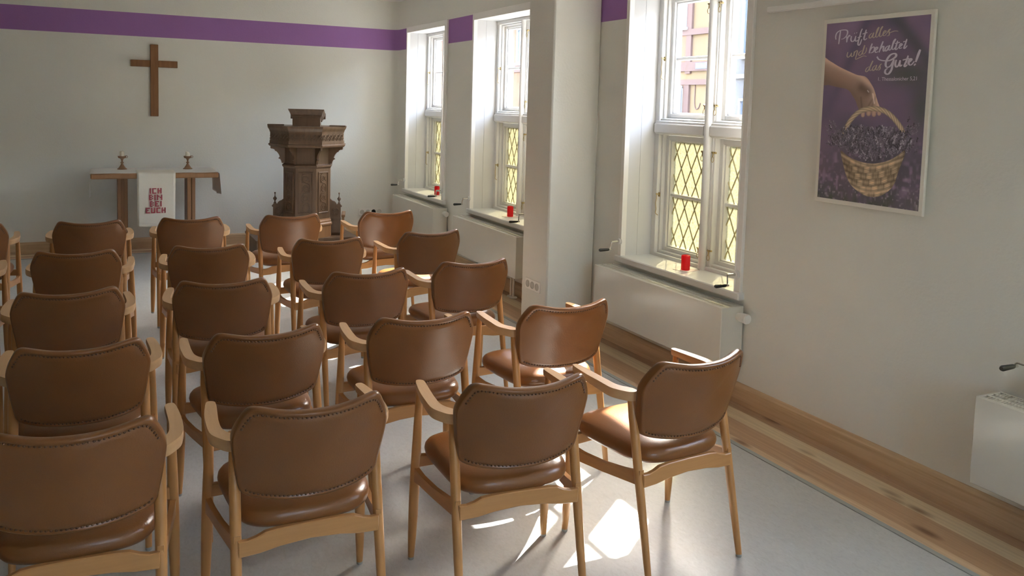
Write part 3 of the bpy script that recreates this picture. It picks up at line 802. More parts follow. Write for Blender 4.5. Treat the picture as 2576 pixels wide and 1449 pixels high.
# white cloth: across the top, hanging down at both ends, the front edge laid back a little
def sheet(fn, nu, nv, thick):
    V = []; F = []
    for i in range(nu+1):
        for j in range(nv+1): V.append(fn(i/nu, j/nv))
    for i in range(nu):
        for j in range(nv):
            a = i*(nv+1)+j; F.append((a, a+nv+1, a+nv+2, a+1))
    return V, F
def solid(o, th):
    md = o.modifiers.new('thickness', 'SOLIDIFY'); md.thickness = th; md.offset = 0
def cloth_fn(u, v):
    drop = .255; top = AX1-AX0+.012; L = top+2*drop; s = u*L-drop
    y = AY0+.006+v*(AY1-AY0-.02)+.004*math.sin(u*23)
    r_ = .012
    if s < 0:
        x = AX0-.008-.006*math.sin(v*9+1)*(-s/drop); z = .893+s+r_*.3; y = AY0+.05+v*(AY1-AY0-.12)+.02*(-s/drop)*math.sin(v*6)
        return (x, y, z)
    if s > top:
        k = (s-top)/drop
        x = AX1+.010+.020*k+.014*math.sin(v*11)*k; z = .893-(s-top)+.01*math.sin(v*7)*k
        return (x, y+.01*k, z)
    return (AX0-.006+s, y, .8915+.0015*math.sin(u*31)+.001*math.sin(v*17))
V, F = sheet(cloth_fn, 64, 14, 0)
mb = MB(); mb.add(V, F); o = mb.build('altar_cloth', 'linen', smooth=60, loc=((AX0+AX1)/2, (AY0+AY1)/2, .89)); solid(o, .0016)
tag(o, 'white linen cloth over the altar table, hanging down at both ends', 'tablecloth')
# banner hanging over the front edge
BX0, BX1 = .350, .708
def ban(u, v):
    L = .30+.545; s = v*L; x = BX0+(BX1-BX0)*u
    if s < .30: return (x, AY0+.30-s, .8965)
    k = (s-.30)/.545
    return (x-.008*k*(u-.2), AY0-.008-.004*k+.005*math.sin(u*5+.6)*k, .8955-(s-.30))
V, F = sheet(ban, 14, 40, 0)
mb = MB(); mb.add(V, F); bo = mb.build('banner', 'banner', smooth=60, loc=(.53, AY0, .89)); solid(bo, .0018)
tag(bo, 'cream cloth banner with red stitched words hanging over the front of the altar table', 'banner')
GL = {'I': ['###', '.#.', '.#.', '.#.', '###'], 'C': ['###', '#..', '#..', '#..', '###'], 'H': ['#.#', '#.#', '###', '#.#', '#.#'],
      'B': ['##.', '#.#', '##.', '#.#', '##.'], 'N': ['#..#', '##.#', '#.##', '#..#', '#..#'], 'E': ['###', '#..', '##.', '#..', '###'], 'U': ['#.#', '#.#', '#.#', '#.#', '###']}
GL['I'] = ['#', '#', '#', '#', '#']
m = MB(); ch_h = .056; cell = ch_h/5
for li, wd in enumerate(('ICH', 'BIN', 'BEI', 'EUCH')):
    wcell = sum(len(GL[c][0]) for c in wd)+.8*(len(wd)-1); sx = .0128; x = .521-wcell*sx/2; zt = .740-li*.0655
    for c in wd:
        g = GL[c]
        for r_, line in enumerate(g):
            for q, chh in enumerate(line):
                if chh == '#':
                    for a in range(2):                 # each stroke is a double row of stitches
                        for b in range(2):
                            px, pz = x+q*sx+a*sx/2, zt-r_*cell-b*cell/2
                            m.box((px+.0004, AY0-.0185, pz-cell/2+.0005), (px+sx/2-.0004, AY0-.011, pz-.0003))
        x += (len(g[0])+.8)*sx
tx = m.build('embroidered_words', 'thread', None); tx.parent = bo; tx.location = -bo.location
# hem stitching lines of the banner
m = MB()
for xx in (BX0+.018, BX1-.024): m.box((xx, AY0-.0155, .362), (xx+.0012, AY0-.010, .885))
m.box((BX0+.015, AY0-.0165, .385), (BX1-.02, AY0-.011, .3862))
h = m.build('hem_seam', 'linen', None); h.parent = bo; h.location = -bo.location

def candlestick(x, y, side):
    m = MB(); m.lathe([(.047, 0), (.047, .006), (.036, .014), (.022, .034), (.012, .052), (.009, .062), (.017, .068), (.017, .073), (.008, .078), (.008, .088),
                       (.013, .104), (.020, .112), (.036, .118), (.041, .134), (.0415, .138), (.036, .138), (.033, .125), (.012, .122), (.0, .122)], seg=28)
    o = m.build('candlestick', 'turned', smooth=50); o.location = (x, y, .8945)
    tag(o, 'turned wooden candlestick on the %s half of the altar table' % side, 'candlestick', 'candlesticks on the altar table')
    m = MB(); rg = [(.040+.013*math.sin(2*math.pi*k/14), 0, .130+.011*math.cos(2*math.pi*k/14)) for k in range(15)]
    m.tube(rg, .0028, 6, cap=False); m.build('finger_ring', 'turned', o, 60)
    m = MB()
    if side == 'left': pr = [(.0215, 0), (.022, .004), (.022, .060), (.018, .065), (.007, .062), (0, .062)]
    else: pr = [(.0215, 0), (.022, .004), (.0215, .046), (.017, .056), (.009, .062), (0, .063)]
    m.lathe(pr, seg=22); c = m.build('candle', 'wax', smooth=50); c.location = (x, y, .8945+.1225)
    tag(c, 'short cream candle in the %s altar candlestick' % side + (', flat topped' if side == 'left' else ', slumped to one side'), 'candle')
    if side == 'right':
        for v in c.data.vertices:
            if v.co.z > .02: v.co.z += v.co.x*-.45
    w = MB(); w.tube([(0, 0, .061), (.001, 0, .070)], .0010, 6); w.build('wick', 'black', c)
candlestick(.229, 9.40, 'left'); candlestick(.862, 9.37, 'right')

# ------------------------------------------------------------------ cross
t = empty('wall_cross', (.56, YD, 1.44), label='brown wooden cross hanging on the altar wall above the table', cat='cross')
m = MB(); m.box((-.040, -.034, 0), (.040, -.006, .770), .003); m.build('upright', 'cross', t)
m = MB(); m.box((-.233, -.030, .528), (-.040, -.008, .600), .003); m.box((.040, -.030, .528), (.233, -.008, .600), .003); m.build('crossbar', 'cross', t)
m = MB(); m.box((-.012, -.010, .60), (.012, 0, .63)); m.box((-.012, -.010, .10), (.012, 0, .13)); m.build('wall_mount', 'black', t)

# ------------------------------------------------------------------ pulpit
PUL = (2.035, 8.945, 0.0); PR = R(-16.5)
pt = empty('pulpit', PUL, PR, label='dark carved oak pulpit with reading desk, scrolled brackets and two little finials', cat='pulpit')
HW = .107; AN = R(50); SW = .214
def plan(scale, off=0.0):
    """half-octagonal front with straight cheeks to the rear; local, front towards -y"""
    fy = -.215*scale-off; hx = HW*scale+off*.42
    sx = hx+(SW*scale)*math.cos(AN); sy = fy+(SW*scale)*math.sin(AN)
    by = .12*scale
    return [(-hx, fy), (hx, fy), (sx, sy), (sx, by), (-sx, by), (-sx, sy)]
def loft(levels, nm, par=pt, mt='oak', openp=False):
    m = MB(); V = []; F = []; n = 6
    for sc, off, z in levels: V += [(x, y, z) for x, y in plan(sc, off)]
    for r_ in range(len(levels)-1):
        for i in range(n):
            j = (i+1) % n; F.append((r_*n+i, r_*n+j, (r_+1)*n+j, (r_+1)*n+i))
    F.append(tuple(range(n))[::-1]); F.append(tuple((len(levels)-1)*n+i for i in range(n)))
    m.add(V, F); return m.build(nm, mt, par)
ZB = .19
m = MB(); m.box((-.56, -.20, 0), (.50, .50, ZB-.025)); m.box((-.57, -.215, ZB-.03), (.51, .51, ZB), .004)
plt = m.build('platform', 'oak', pt)
plt.rotation_euler = (0, 0, -PR)
loft([(1.06, 0, ZB), (1.06, 0, .315), (1.10, 0, .322), (1.10, 0, .338), (1.05, 0, .352), (1.055, 0, .366), (1.02, 0, .378), (1.0, 0, .392), (1.0, 0, .395)], 'plinth', mt='oak_mid')
loft([(1.0, 0, .39), (1.0, 0, .935), (1.03, 0, .945), (1.06, 0, .955), (1.06, 0, .967), (1.0, 0, .978), (.97, 0, .985), (.97, 0, 1.17)], 'body')
RS = 1.66
loft([(RS*.90, 0, 1.160), (RS*.96, 0, 1.168), (RS*.985, 0, 1.180), (RS*.985, 0, 1.192), (RS*.955, 0, 1.197), (RS*.955, 0, 1.222), (RS*.94, 0, 1.226), (RS*.94, 0, 1.318), (RS*.955, 0, 1.322),
      (RS*.96, 0, 1.334), (RS*.975, 0, 1.345), (RS*1.0, 0, 1.362), (RS*1.01, 0, 1.380), (RS*1.01, 0, 1.386)], 'gallery')
for s in (-1, 1):                                                # raised ledge behind the rim left and right
    m = MB(); m.box((s*.235, -.14, 1.385), (s*.405, -.10, 1.399), .003); m.build('rim_ledge', 'oak', pt)
# carved friezes and panels
def face_frame(sc, k, z=0.0):
    """matrix for face k of the plan: x along the face, y up, z outwards; origin at the face centre"""
    P = plan(sc); a, b = {-1: (5, 0), 0: (0, 1), 1: (1, 2)}[k]
    A, B = Vector((*P[a], 0)), Vector((*P[b], 0)); ex = (B-A).normalized(); ez = Vector((ex.y, -ex.x, 0)); mid = (A+B)/2
    return Matrix(((ex.x, 0, ez.x, mid.x), (ex.y, 0, ez.y, mid.y), (0, 1, 0, z), (0, 0, 0, 1))), (B-A).length
def spiral(cx, cy, r0, turns, a0, sg, n=26):
    return [(cx+r0*(1-.82*k/n)*math.cos(a0+sg*turns*2*math.pi*k/n), cy+r0*(1-.82*k/n)*math.sin(a0+sg*turns*2*math.pi*k/n), .002) for k in range(n+1)]
for k in (-1, 0, 1):
    T, W = face_frame(RS*.94, k, 1.272)
    m = MB(); m.T = T
    n = 6
    for i in range(n):
        x = -W/2+W*(i+.5)/n; h = .034
        m.tube(spiral(x-.004, .014, .020, 1.2, R(200), 1), [.0045-.0028*j/26 for j in range(27)], 6, flat=None)
        m.tube(spiral(x+.010, -.020, .017, 1.1, R(20), 1), [.0045-.0028*j/26 for j in range(27)], 6)
        m.tube(catmull([(x-.024, -.036, .002), (x-.012, -.012, .004), (x+.008, .004, .004), (x+.022, .030, .002)], 5), .0042, 6)
        for q in range(4):
            m.tube([(x-.02+.012*q, -.034+.014*q, .002), (x-.030+.014*q, -.020+.016*q, .003)], [.004, .0018], 6)
    for zz in (-.046, .046): m.box((-W/2, zz-.003, -.004), (W/2, zz+.003, .005))
    m.T = None; m.build('carved_frieze', 'oak', pt, 60)
    T, W = face_frame(1.0, k, .0)
    m = MB(); m.T = T; hw = W/2-.030; z0, z1 = .455, .900
    fw_ = .014
    m.box((-hw, z1-fw_, -.002), (hw, z1, .009), .003); m.box((-hw, z0, -.002), (hw, z0+fw_, .012), .003)
    m.box((-hw, z0, -.002), (-hw+fw_, z1, .009), .003); m.box((hw-fw_, z0, -.002), (hw, z1, .009), .003)
    pf = m.build('panel_frame', 'oak', pt)
    m = MB(); m.T = T
    for i in range(4):
        cy = z0+.062+i*.103; sg = 1 if i % 2 == 0 else -1
        m.tube(spiral(.006*sg, cy, .038, 1.7, R(90)*sg, sg, 32), [.0052-.003*j/32 for j in range(33)], 6)
        m.tube(catmull([(.036*sg, cy-.040, .002), (.044*sg, cy, .003), (.030*sg, cy+.045, .003), (-.030*sg, cy+.066, .003)], 5), .0042, 6)
        for q in range(3):
            m.tube([(-.045*sg+.006*q*sg, cy-.03+.022*q, .002), (-.030*sg, cy-.02+.018*q, .003)], [.0018, .0042], 6)
    m.T = None; m.build('carved_scroll', 'oak', pt, 60)
    # recessed upper field between the brackets: two thin mouldings
    T, W = face_frame(.97, k, 0); m = MB(); m.T = T
    m.box((-W/2+.012, 1.145, -.002), (W/2-.012, 1.152, .004)); m.box((-W/2+.012, .992, -.002), (W/2-.012, 1.000, .004)); m.T = None; m.build('moulding', 'oak', pt)
# fretted brackets at the four front corners
bp = [(-.10, 0), (-.10, .188), (1.0, .188), (1.0, .158), (.90, .156), (.80, .150), (.70, .142), (.66, .128), (.58, .126), (.48, .112), (.38, .092), (.31, .066), (.42, .050), (.27, .040), (.20, .020), (.16, .000)]
P0, P1 = plan(.985), plan(RS*.93)
for i in (0, 1, 2, 5):
    a, b = Vector((*P0[i], 0)), Vector((*P1[i], 0)); d_ = b-a; L = d_.length; ex = d_.normalized(); nrm = Vector((-ex.y, ex.x, 0))
    m = MB(); poly = [(u*L, z) for u, z in bp]
    m.T = Matrix(((ex.x, 0, nrm.x, a.x), (ex.y, 0, nrm.y, a.y), (0, 1, 0, .983), (0, 0, 0, 1)))
    m.prism(poly, -.011, .011, 2, .002); m.T = None; m.build('bracket', 'oak', pt)
    m = MB(); m.T = Matrix(((ex.x, 0, nrm.x, a.x), (ex.y, 0, nrm.y, a.y), (0, 1, 0, .983), (0, 0, 0, 1)))
    arc = [(L*(.10+.86*(1-math.cos(math.pi/2*j/12))), .012+.146*math.sin(math.pi/2*j/12), .0) for j in range(13)]
    m.tube(arc, .0055, 6); m.T = None; m.build('bracket_rib', 'oak', pt, 60)
# reading desk
m = MB(); m.box((-.142, -.215, 1.384), (.142, -.02, 1.492)); m.build('desk_box', 'oak', pt)
m = MB(); V = []; F = []
lv = [(.150, .0, 1.485), (.152, .003, 1.500), (.160, .012, 1.505), (.166, .022, 1.530), (.180, .034, 1.552), (.184, .038, 1.566)]
for hw_, o_, z in lv: V += [(-hw_, -.225-o_, z), (hw_, -.225-o_, z), (hw_, .07+o_*.3, z-.06), (-hw_, .07+o_*.3, z-.06)]
for r_ in range(len(lv)-1):
    for i in range(4):
        j = (i+1) % 4; F.append((r_*4+i, r_*4+j, (r_+1)*4+j, (r_+1)*4+i))
F += [(3, 2, 1, 0), tuple(4*(len(lv)-1)+i for i in range(4))]
m.add(V, F); m.build('book_rest', 'oak', pt)
m = MB(); m.box((-.186, .075, 1.455), (.186, .105, 1.520), .004); m.build('book_ledge', 'oak', pt)
# side wings with rosette and finial
for s in (-1, 1):
    prf = [(.225, ZB), (.225, .625), (.238, .612), (.250, .590), (.270, .572), (.295, .562), (.312, .545), (.318, .528), (.330, .540), (.352, .540), (.362, .525), (.374, .512), (.368, .500), (.360, .497), (.360, ZB)]
    m = MB(); m.prism([(s*a, z) for a, z in prf], .03, .06, 1, .003); w = m.build('side_wing', 'oak', pt)
    m = MB(); m.T = Matrix.Translation((s*.300, .03, .450)) @ Matrix.Rotation(R(90), 4, 'X')
    m.lathe([(.046, -.002), (.046, .004), (.040, .006), (.036, .001), (.012, .001), (.010, .006), (0, .007)], seg=24)
    for q in range(8):
        a_ = 2*math.pi*q/8; m.tube([(.012*math.cos(a_), .012*math.sin(a_), .003), (.033*math.cos(a_), .033*math.sin(a_), .003)], [.003, .007], 6)
    m.T = None; m.build('rosette', 'oak', w, 50)
    m = MB(); m.lathe([(.013, 0), (.016, .006), (.008, .014), (.006, .024), (.016, .040), (.021, .052), (.016, .062), (.006, .074), (.004, .092), (.005, .100), (.0085, .108), (.0085, .116), (.004, .121), (0, .122)], s*.341, .045, .538, 18)
    m.build('finial', 'oak', w, 60)
    m = MB(); m.box((s*.225, .026, .36), (s*.362, .064, .385), .003); m.box((s*.235, .024, .215), (s*.350, .03, .355), .002); m.build('wing_panel', 'oak', w)
m = MB(); m.box((.365, .12, .375), (.405, .42, .405), .004); m.box((.37, .13, ZB), (.395, .41, .38)); m.build('step_cheek', 'oak_mid', pt)

# ------------------------------------------------------------------ poster
PYL, PZT, PW_, PH_ = 3.056, 2.142, .617, .912
UW, UH, UO, VO = .577, .868, .020, .022
t = empty('poster', (XW, (PYL-PW_/2), PZT-PH_/2), label='white-bordered poster of a hand holding a basket of lavender, German verse above', cat='poster')
TB = -t.location
m = MB(); m.box((3.272, PYL-PW_, PZT-PH_), (3.288, PYL, PZT), .002); o = m.build('panel', 'poster_frame', t); o.location = TB
m = MB(); m.box((3.288, PYL-.1, PZT-.12), (3.30, PYL-PW_+.1, PZT-.08)); m.box((3.288, PYL-.1, PZT-PH_+.08), (3.30, PYL-PW_+.1, PZT-PH_+.12)); o = m.build('spacer', 'black', t); o.location = TB
def poster_rgb(nu, nv):
    rng = np.random.default_rng(3)
    U, Vv = np.meshgrid((np.arange(nu)+.5)/nu, (np.arange(nv)+.5)/nv); A = UH/UW
    def vnoise(fx, fy, seed):
        g = np.random.default_rng(seed).random((fy+2, fx+2)); x = U*fx; y = Vv*fy; i = x.astype(int); j = y.astype(int); a = x-i; b = y-j
        a = a*a*(3-2*a); b = b*b*(3-2*b)
        return (g[j, i]*(1-a)+g[j, i+1]*a)*(1-b)+(g[j+1, i]*(1-a)+g[j+1, i+1]*a)*b
    def mixc(c, col, w): w = np.clip(w, 0, 1)[..., None]; return c*(1-w)+np.array(col)*w
    C = np.zeros((nv, nu, 3))+np.array((.120, .078, .145))
    C = mixc(C, (.175, .105, .195), vnoise(4, 6, 1)*1.1*(1-.4*Vv)); C = mixc(C, (.055, .055, .085), np.clip(vnoise(3, 5, 2)*1.6-.75, 0, 1))
    band = lambda x0, y0, x1, y1, w: np.exp(-(((U-x0)*(y1-y0)-(Vv-y0)*(x1-x0))/math.hypot(x1-x0, y1-y0)/w)**2)   # dark furrows running to the upper left
    C = mixc(C, (.050, .060, .070), .75*band(.62, -.05, 1.1, .30, .05)*np.clip((.6-Vv)/.3, 0, 1)); C = mixc(C, (.06, .055, .10), .6*band(.42, .0, .12, .42, .05)*np.clip((.6-Vv)/.3, 0, 1))
    C = mixc(C, (.055, .075, .055), .8*np.exp(-(((U-.83)/.22)**2+((Vv-.30)/.07)**2))); C = mixc(C, (.06, .075, .065), .8*np.exp(-(((U-.97)/.10)**2+((Vv-.48)/.13)**2)))
    # blurred lavender field below, green at the very bottom
    fld = np.clip((Vv-.60)/.15, 0, 1)
    sp = np.clip(vnoise(34, 46, 5)*1.7-.85, 0, 1)*np.clip(vnoise(16, 10, 6)*1.6-.3, 0, 1)
    C = mixc(C, (.050, .055, .050), .45*fld); C = mixc(C, (.235, .155, .27), sp*fld*1.1)
    C = mixc(C, (.045, .065, .035), np.clip((Vv-.90)/.10, 0, 1)*.65*vnoise(20, 20, 9)*1.6)
    sp2 = np.clip(vnoise(60, 70, 15)*1.9-1.3, 0, 1); C = mixc(C, (.36, .30, .36), sp2*np.clip((Vv-.80)/.12, 0, 1)*.8)
    def seg(x0, y0, x1, y1):
        dx, dy = (x1-x0), (y1-y0)*A; px, py = U-x0, (Vv-y0)*A; tt = np.clip((px*dx+py*dy)/(dx*dx+dy*dy), 0, 1)
        return np.hypot(px-tt*dx, py-tt*dy), tt
    def poly(pts):
        ins = np.zeros_like(U, bool); n = len(pts)
        for i in range(n):
            (x0, y0), (x1, y1) = pts[i], pts[(i+1) % n]
            if y0 == y1: continue
            c = ((y0 > Vv) != (y1 > Vv)) & (U < (x1-x0)*(Vv-y0)/(y1-y0)+x0); ins ^= c
        return ins
    sm = lambda pts: [(p.x, p.y) for p in catmull([Vector((a, b, 0)) for a, b in pts], 5, True)]
    # forearm and hand coming in from the left
    arm = sm([(-.03, .195), (.06, .215), (.15, .245), (.25, .272), (.34, .294), (.385, .300), (.43, .306), (.463, .322), (.492, .345), (.522, .372), (.548, .412), (.566, .440), (.590, .478), (.560, .500), (.50, .505),
              (.44, .500), (.400, .500), (.372, .470), (.345, .435), (.312, .410), (.285, .388), (.24, .372), (.15, .362), (.06, .350), (-.03, .338)])
    ins = poly(arm).astype(float)
    lit = np.zeros_like(U)
    dtop, _ = seg(-.03, .195, .385, .300); dk, _ = seg(.385, .300, .522, .372); dk2, _ = seg(.522, .372, .590, .478)
    dmin = np.minimum(np.minimum(dtop, dk), dk2); lit = np.exp(-(dmin/.030)**2)
    skin = np.array((.285, .175, .125))*(.62+.55*np.clip(1-dmin/.16, 0, 1))[..., None]+np.array((.22, .17, .14))*lit[..., None]*.75
    dp, _ = seg(.40, .365, .46, .385); skin *= (1-.55*np.exp(-(dp/.045)**2))[..., None]
    for a_ in ((.545, .415, .500, .495), (.515, .43, .455, .49), (.40, .42, .42, .49)):
        dd, _ = seg(*a_); skin *= (1-.28*np.exp(-(dd/.009)**2))[..., None]; 
    dr, _ = seg(.515, .40, .535, .45); skin += np.array((.28, .26, .26))*np.exp(-(dr/.006)**2)[..., None]; dr, _ = seg(.462, .382, .474, .390); skin += np.array((.30, .29, .30))*np.exp(-(dr/.004)**2)[..., None]
    C = C*(1-ins[..., None])+skin*ins[..., None]
    # basket bowl
    bowl = sm([(.225, .722), (.30, .748), (.40, .768), (.52, .778), (.62, .770), (.72, .748), (.80, .715), (.842, .690), (.850, .712), (.825, .760), (.795, .82), (.770, .875), (.72, .915), (.65, .945), (.58, .957), (.50, .955), (.42, .935), (.35, .905), (.30, .86), (.262, .80)])
    ib = poly(bowl).astype(float)
    xx = (U-.53)/.31; curv = np.clip(1-xx*xx, 0, 1)**.5
    wv = Vv+.035*xx*xx                                       # rows bend with the bowl
    straw = .5+.5*np.sin((wv*A*150)+3*np.sin(U*9))
    cv, cu = .036, .19
    rowi = np.floor(wv/cv+xx*.9); fb = wv/cv+xx*.9-rowi; q_ = xx/cu+.5*rowi; coli = np.floor(q_); fa_ = q_-coli; par_ = (coli+rowi) % 2
    hump = np.sqrt(np.clip(np.sin(math.pi*fa_)*np.sin(math.pi*fb), 0, 1))
    sl = .5+.5*np.sin(fb*22+fa_*3); st_ = .5+.5*np.sin(fa_*20)
    weave = np.where(par_ == 0, .15+1.35*hump*(.45+.55*sl), .02+.60*hump*(.5+.5*st_))
    rim = np.exp(-((wv-.775)/.022)**2); foot = np.exp(-((wv-.925)/.016)**2)
    L = (.30+.60*weave)*(.75+.35*straw)*(.35+.75*curv)*(1-.25*np.clip(-xx, 0, 1)); L = L*(1-.5*np.maximum(rim, foot))+.75*np.maximum(rim, foot)*(.45+.6*straw)*(.5+.5*curv)
    B = np.array((.46, .33, .19))*L[..., None]; C = C*(1-ib[..., None])+B*ib[..., None]
    # fingertips closing under the handle, then the hoop handle of twisted withies over them
    for fx, fy, r_ in ((.430, .516, .020), (.486, .506, .025), (.538, .509, .024), (.588, .504, .021)):
        dd, tt = seg(fx, fy-.012, fx, fy); i_ = np.clip((r_-dd)/.003, 0, 1)
        Fc = np.array((.40, .25, .19))*(1.0-.45*(dd/.024)**2)[..., None]; C = C*(1-i_[..., None])+Fc*i_[..., None]
    hp = catmull([Vector((a, b, 0)) for a, b in ((.228, .650), (.262, .595), (.32, .538), (.40, .496), (.50, .480), (.60, .484), (.68, .505), (.755, .545), (.81, .590), (.840, .655))], 6)
    dm = np.full_like(U, 9.); ss = np.zeros_like(U); acc = 0
    for p, q in zip(hp[:-1], hp[1:]):
        dd, tt = seg(p.x, p.y, q.x, q.y); l = math.hypot(q.x-p.x, (q.y-p.y)*A); u_ = dd < dm; ss = np.where(u_, acc+tt*l, ss); dm = np.minimum(dm, dd); acc += l
    ih = np.clip((.023-dm)/.004, 0, 1); tw = .5+.5*np.sin(ss*120+np.hypot(U-.53, (Vv-.66)*A)*300)
    H = np.array((.44, .33, .20))*((.62+.38*tw)*(1.1-.65*(dm/.023)**2))[..., None]; C = C*(1-ih[..., None])+H*ih[..., None]
    # lavender heads
    for q in range(1100):
        a_ = rng.random()*math.pi; rr0 = rng.random()**.45
        cx_ = .52+.39*rr0*math.cos(a_)*1.0; cy_ = .725-.135*rr0*math.sin(a_)+.035*(1-rr0)-.05*abs(math.cos(a_))*rr0
        if rng.random() < .07: cx_ = rng.choice([.10, .14, .88, .92, .86])+rng.normal()*.02; cy_ = rng.choice([.57, .60, .64, .68])+rng.normal()*.012
        dirx = (cx_-.52)*.9+rng.normal()*.25; ln = math.hypot(dirx, .5); ux, uy = dirx/ln, -.5/ln
        r0 = .0062+.0042*rng.random(); tone = rng.random()
        col = np.array((.115, .098, .135))*(.25+1.2*tone) if tone < .88 else np.array((.26, .23, .29))
        i0 = max(0, int((cx_-.05)*nu)); i1 = min(nu, int((cx_+.05)*nu)+1); j0 = max(0, int((cy_-.04)*nv)); j1 = min(nv, int((cy_+.04)*nv)+1)
        if i1 <= i0 or j1 <= j0: continue
        u, v = U[j0:j1, i0:i1], Vv[j0:j1, i0:i1]
        for b in range(5):
            bx, by = cx_+ux*.008*(b-2)+rng.normal()*.004, cy_+uy*.0055*(b-2)+rng.normal()*.002
            w = (np.hypot(u-bx, (v-by)*A) < r0*(.45+.35*rng.random()))[..., None]
            C[j0:j1, i0:i1] = np.where(w, col*(.75+.5*rng.random()), C[j0:j1, i0:i1])
    g_ = C.mean(-1, keepdims=True); C = C*.80+g_*.20+.012
    return np.clip(C, 0, 1)
NU, NV = 300, 452
rgb = poster_rgb(NU*2, NV*2).reshape(NV, 2, NU, 2, 3).mean((1, 3))
us, vs_ = np.meshgrid(np.arange(NU+1)/NU, np.arange(NV+1)/NV)
co = np.stack([np.full(us.shape, 3.2717), PYL-UO-us*UW, PZT-VO-vs_*UH], -1).reshape(-1, 3)
a = (np.arange(NV)[:, None]*(NU+1)+np.arange(NU)[None, :]).reshape(-1)
fc = np.stack([a, a+NU+1, a+NU+2, a+1], -1)[:, ::-1]
me = bpy.data.meshes.new('picture'); me.from_pydata(co.tolist(), [], fc[:, ::-1].tolist()); me.update()
ca = me.color_attributes.new('ink', 'FLOAT_COLOR', 'CORNER')
cc = np.ones((NU*NV, 4, 4), np.float32); cc[:, :, :3] = rgb.reshape(-1, 1, 3)*1.75; ca.data.foreach_set('color', cc.reshape(-1))
pm = mat('poster_print', (1, 1, 1), 0.45, 0.3); an = pm.node_tree.nodes.new('ShaderNodeAttribute'); an.attribute_name = 'ink'
pm.node_tree.links.new(an.outputs['Color'], pm.node_tree.nodes['Principled BSDF'].inputs['Base Color']); me.materials.append(pm)
o = bpy.data.objects.new('picture', me); COL.objects.link(o); o.parent = t; o.location = TB
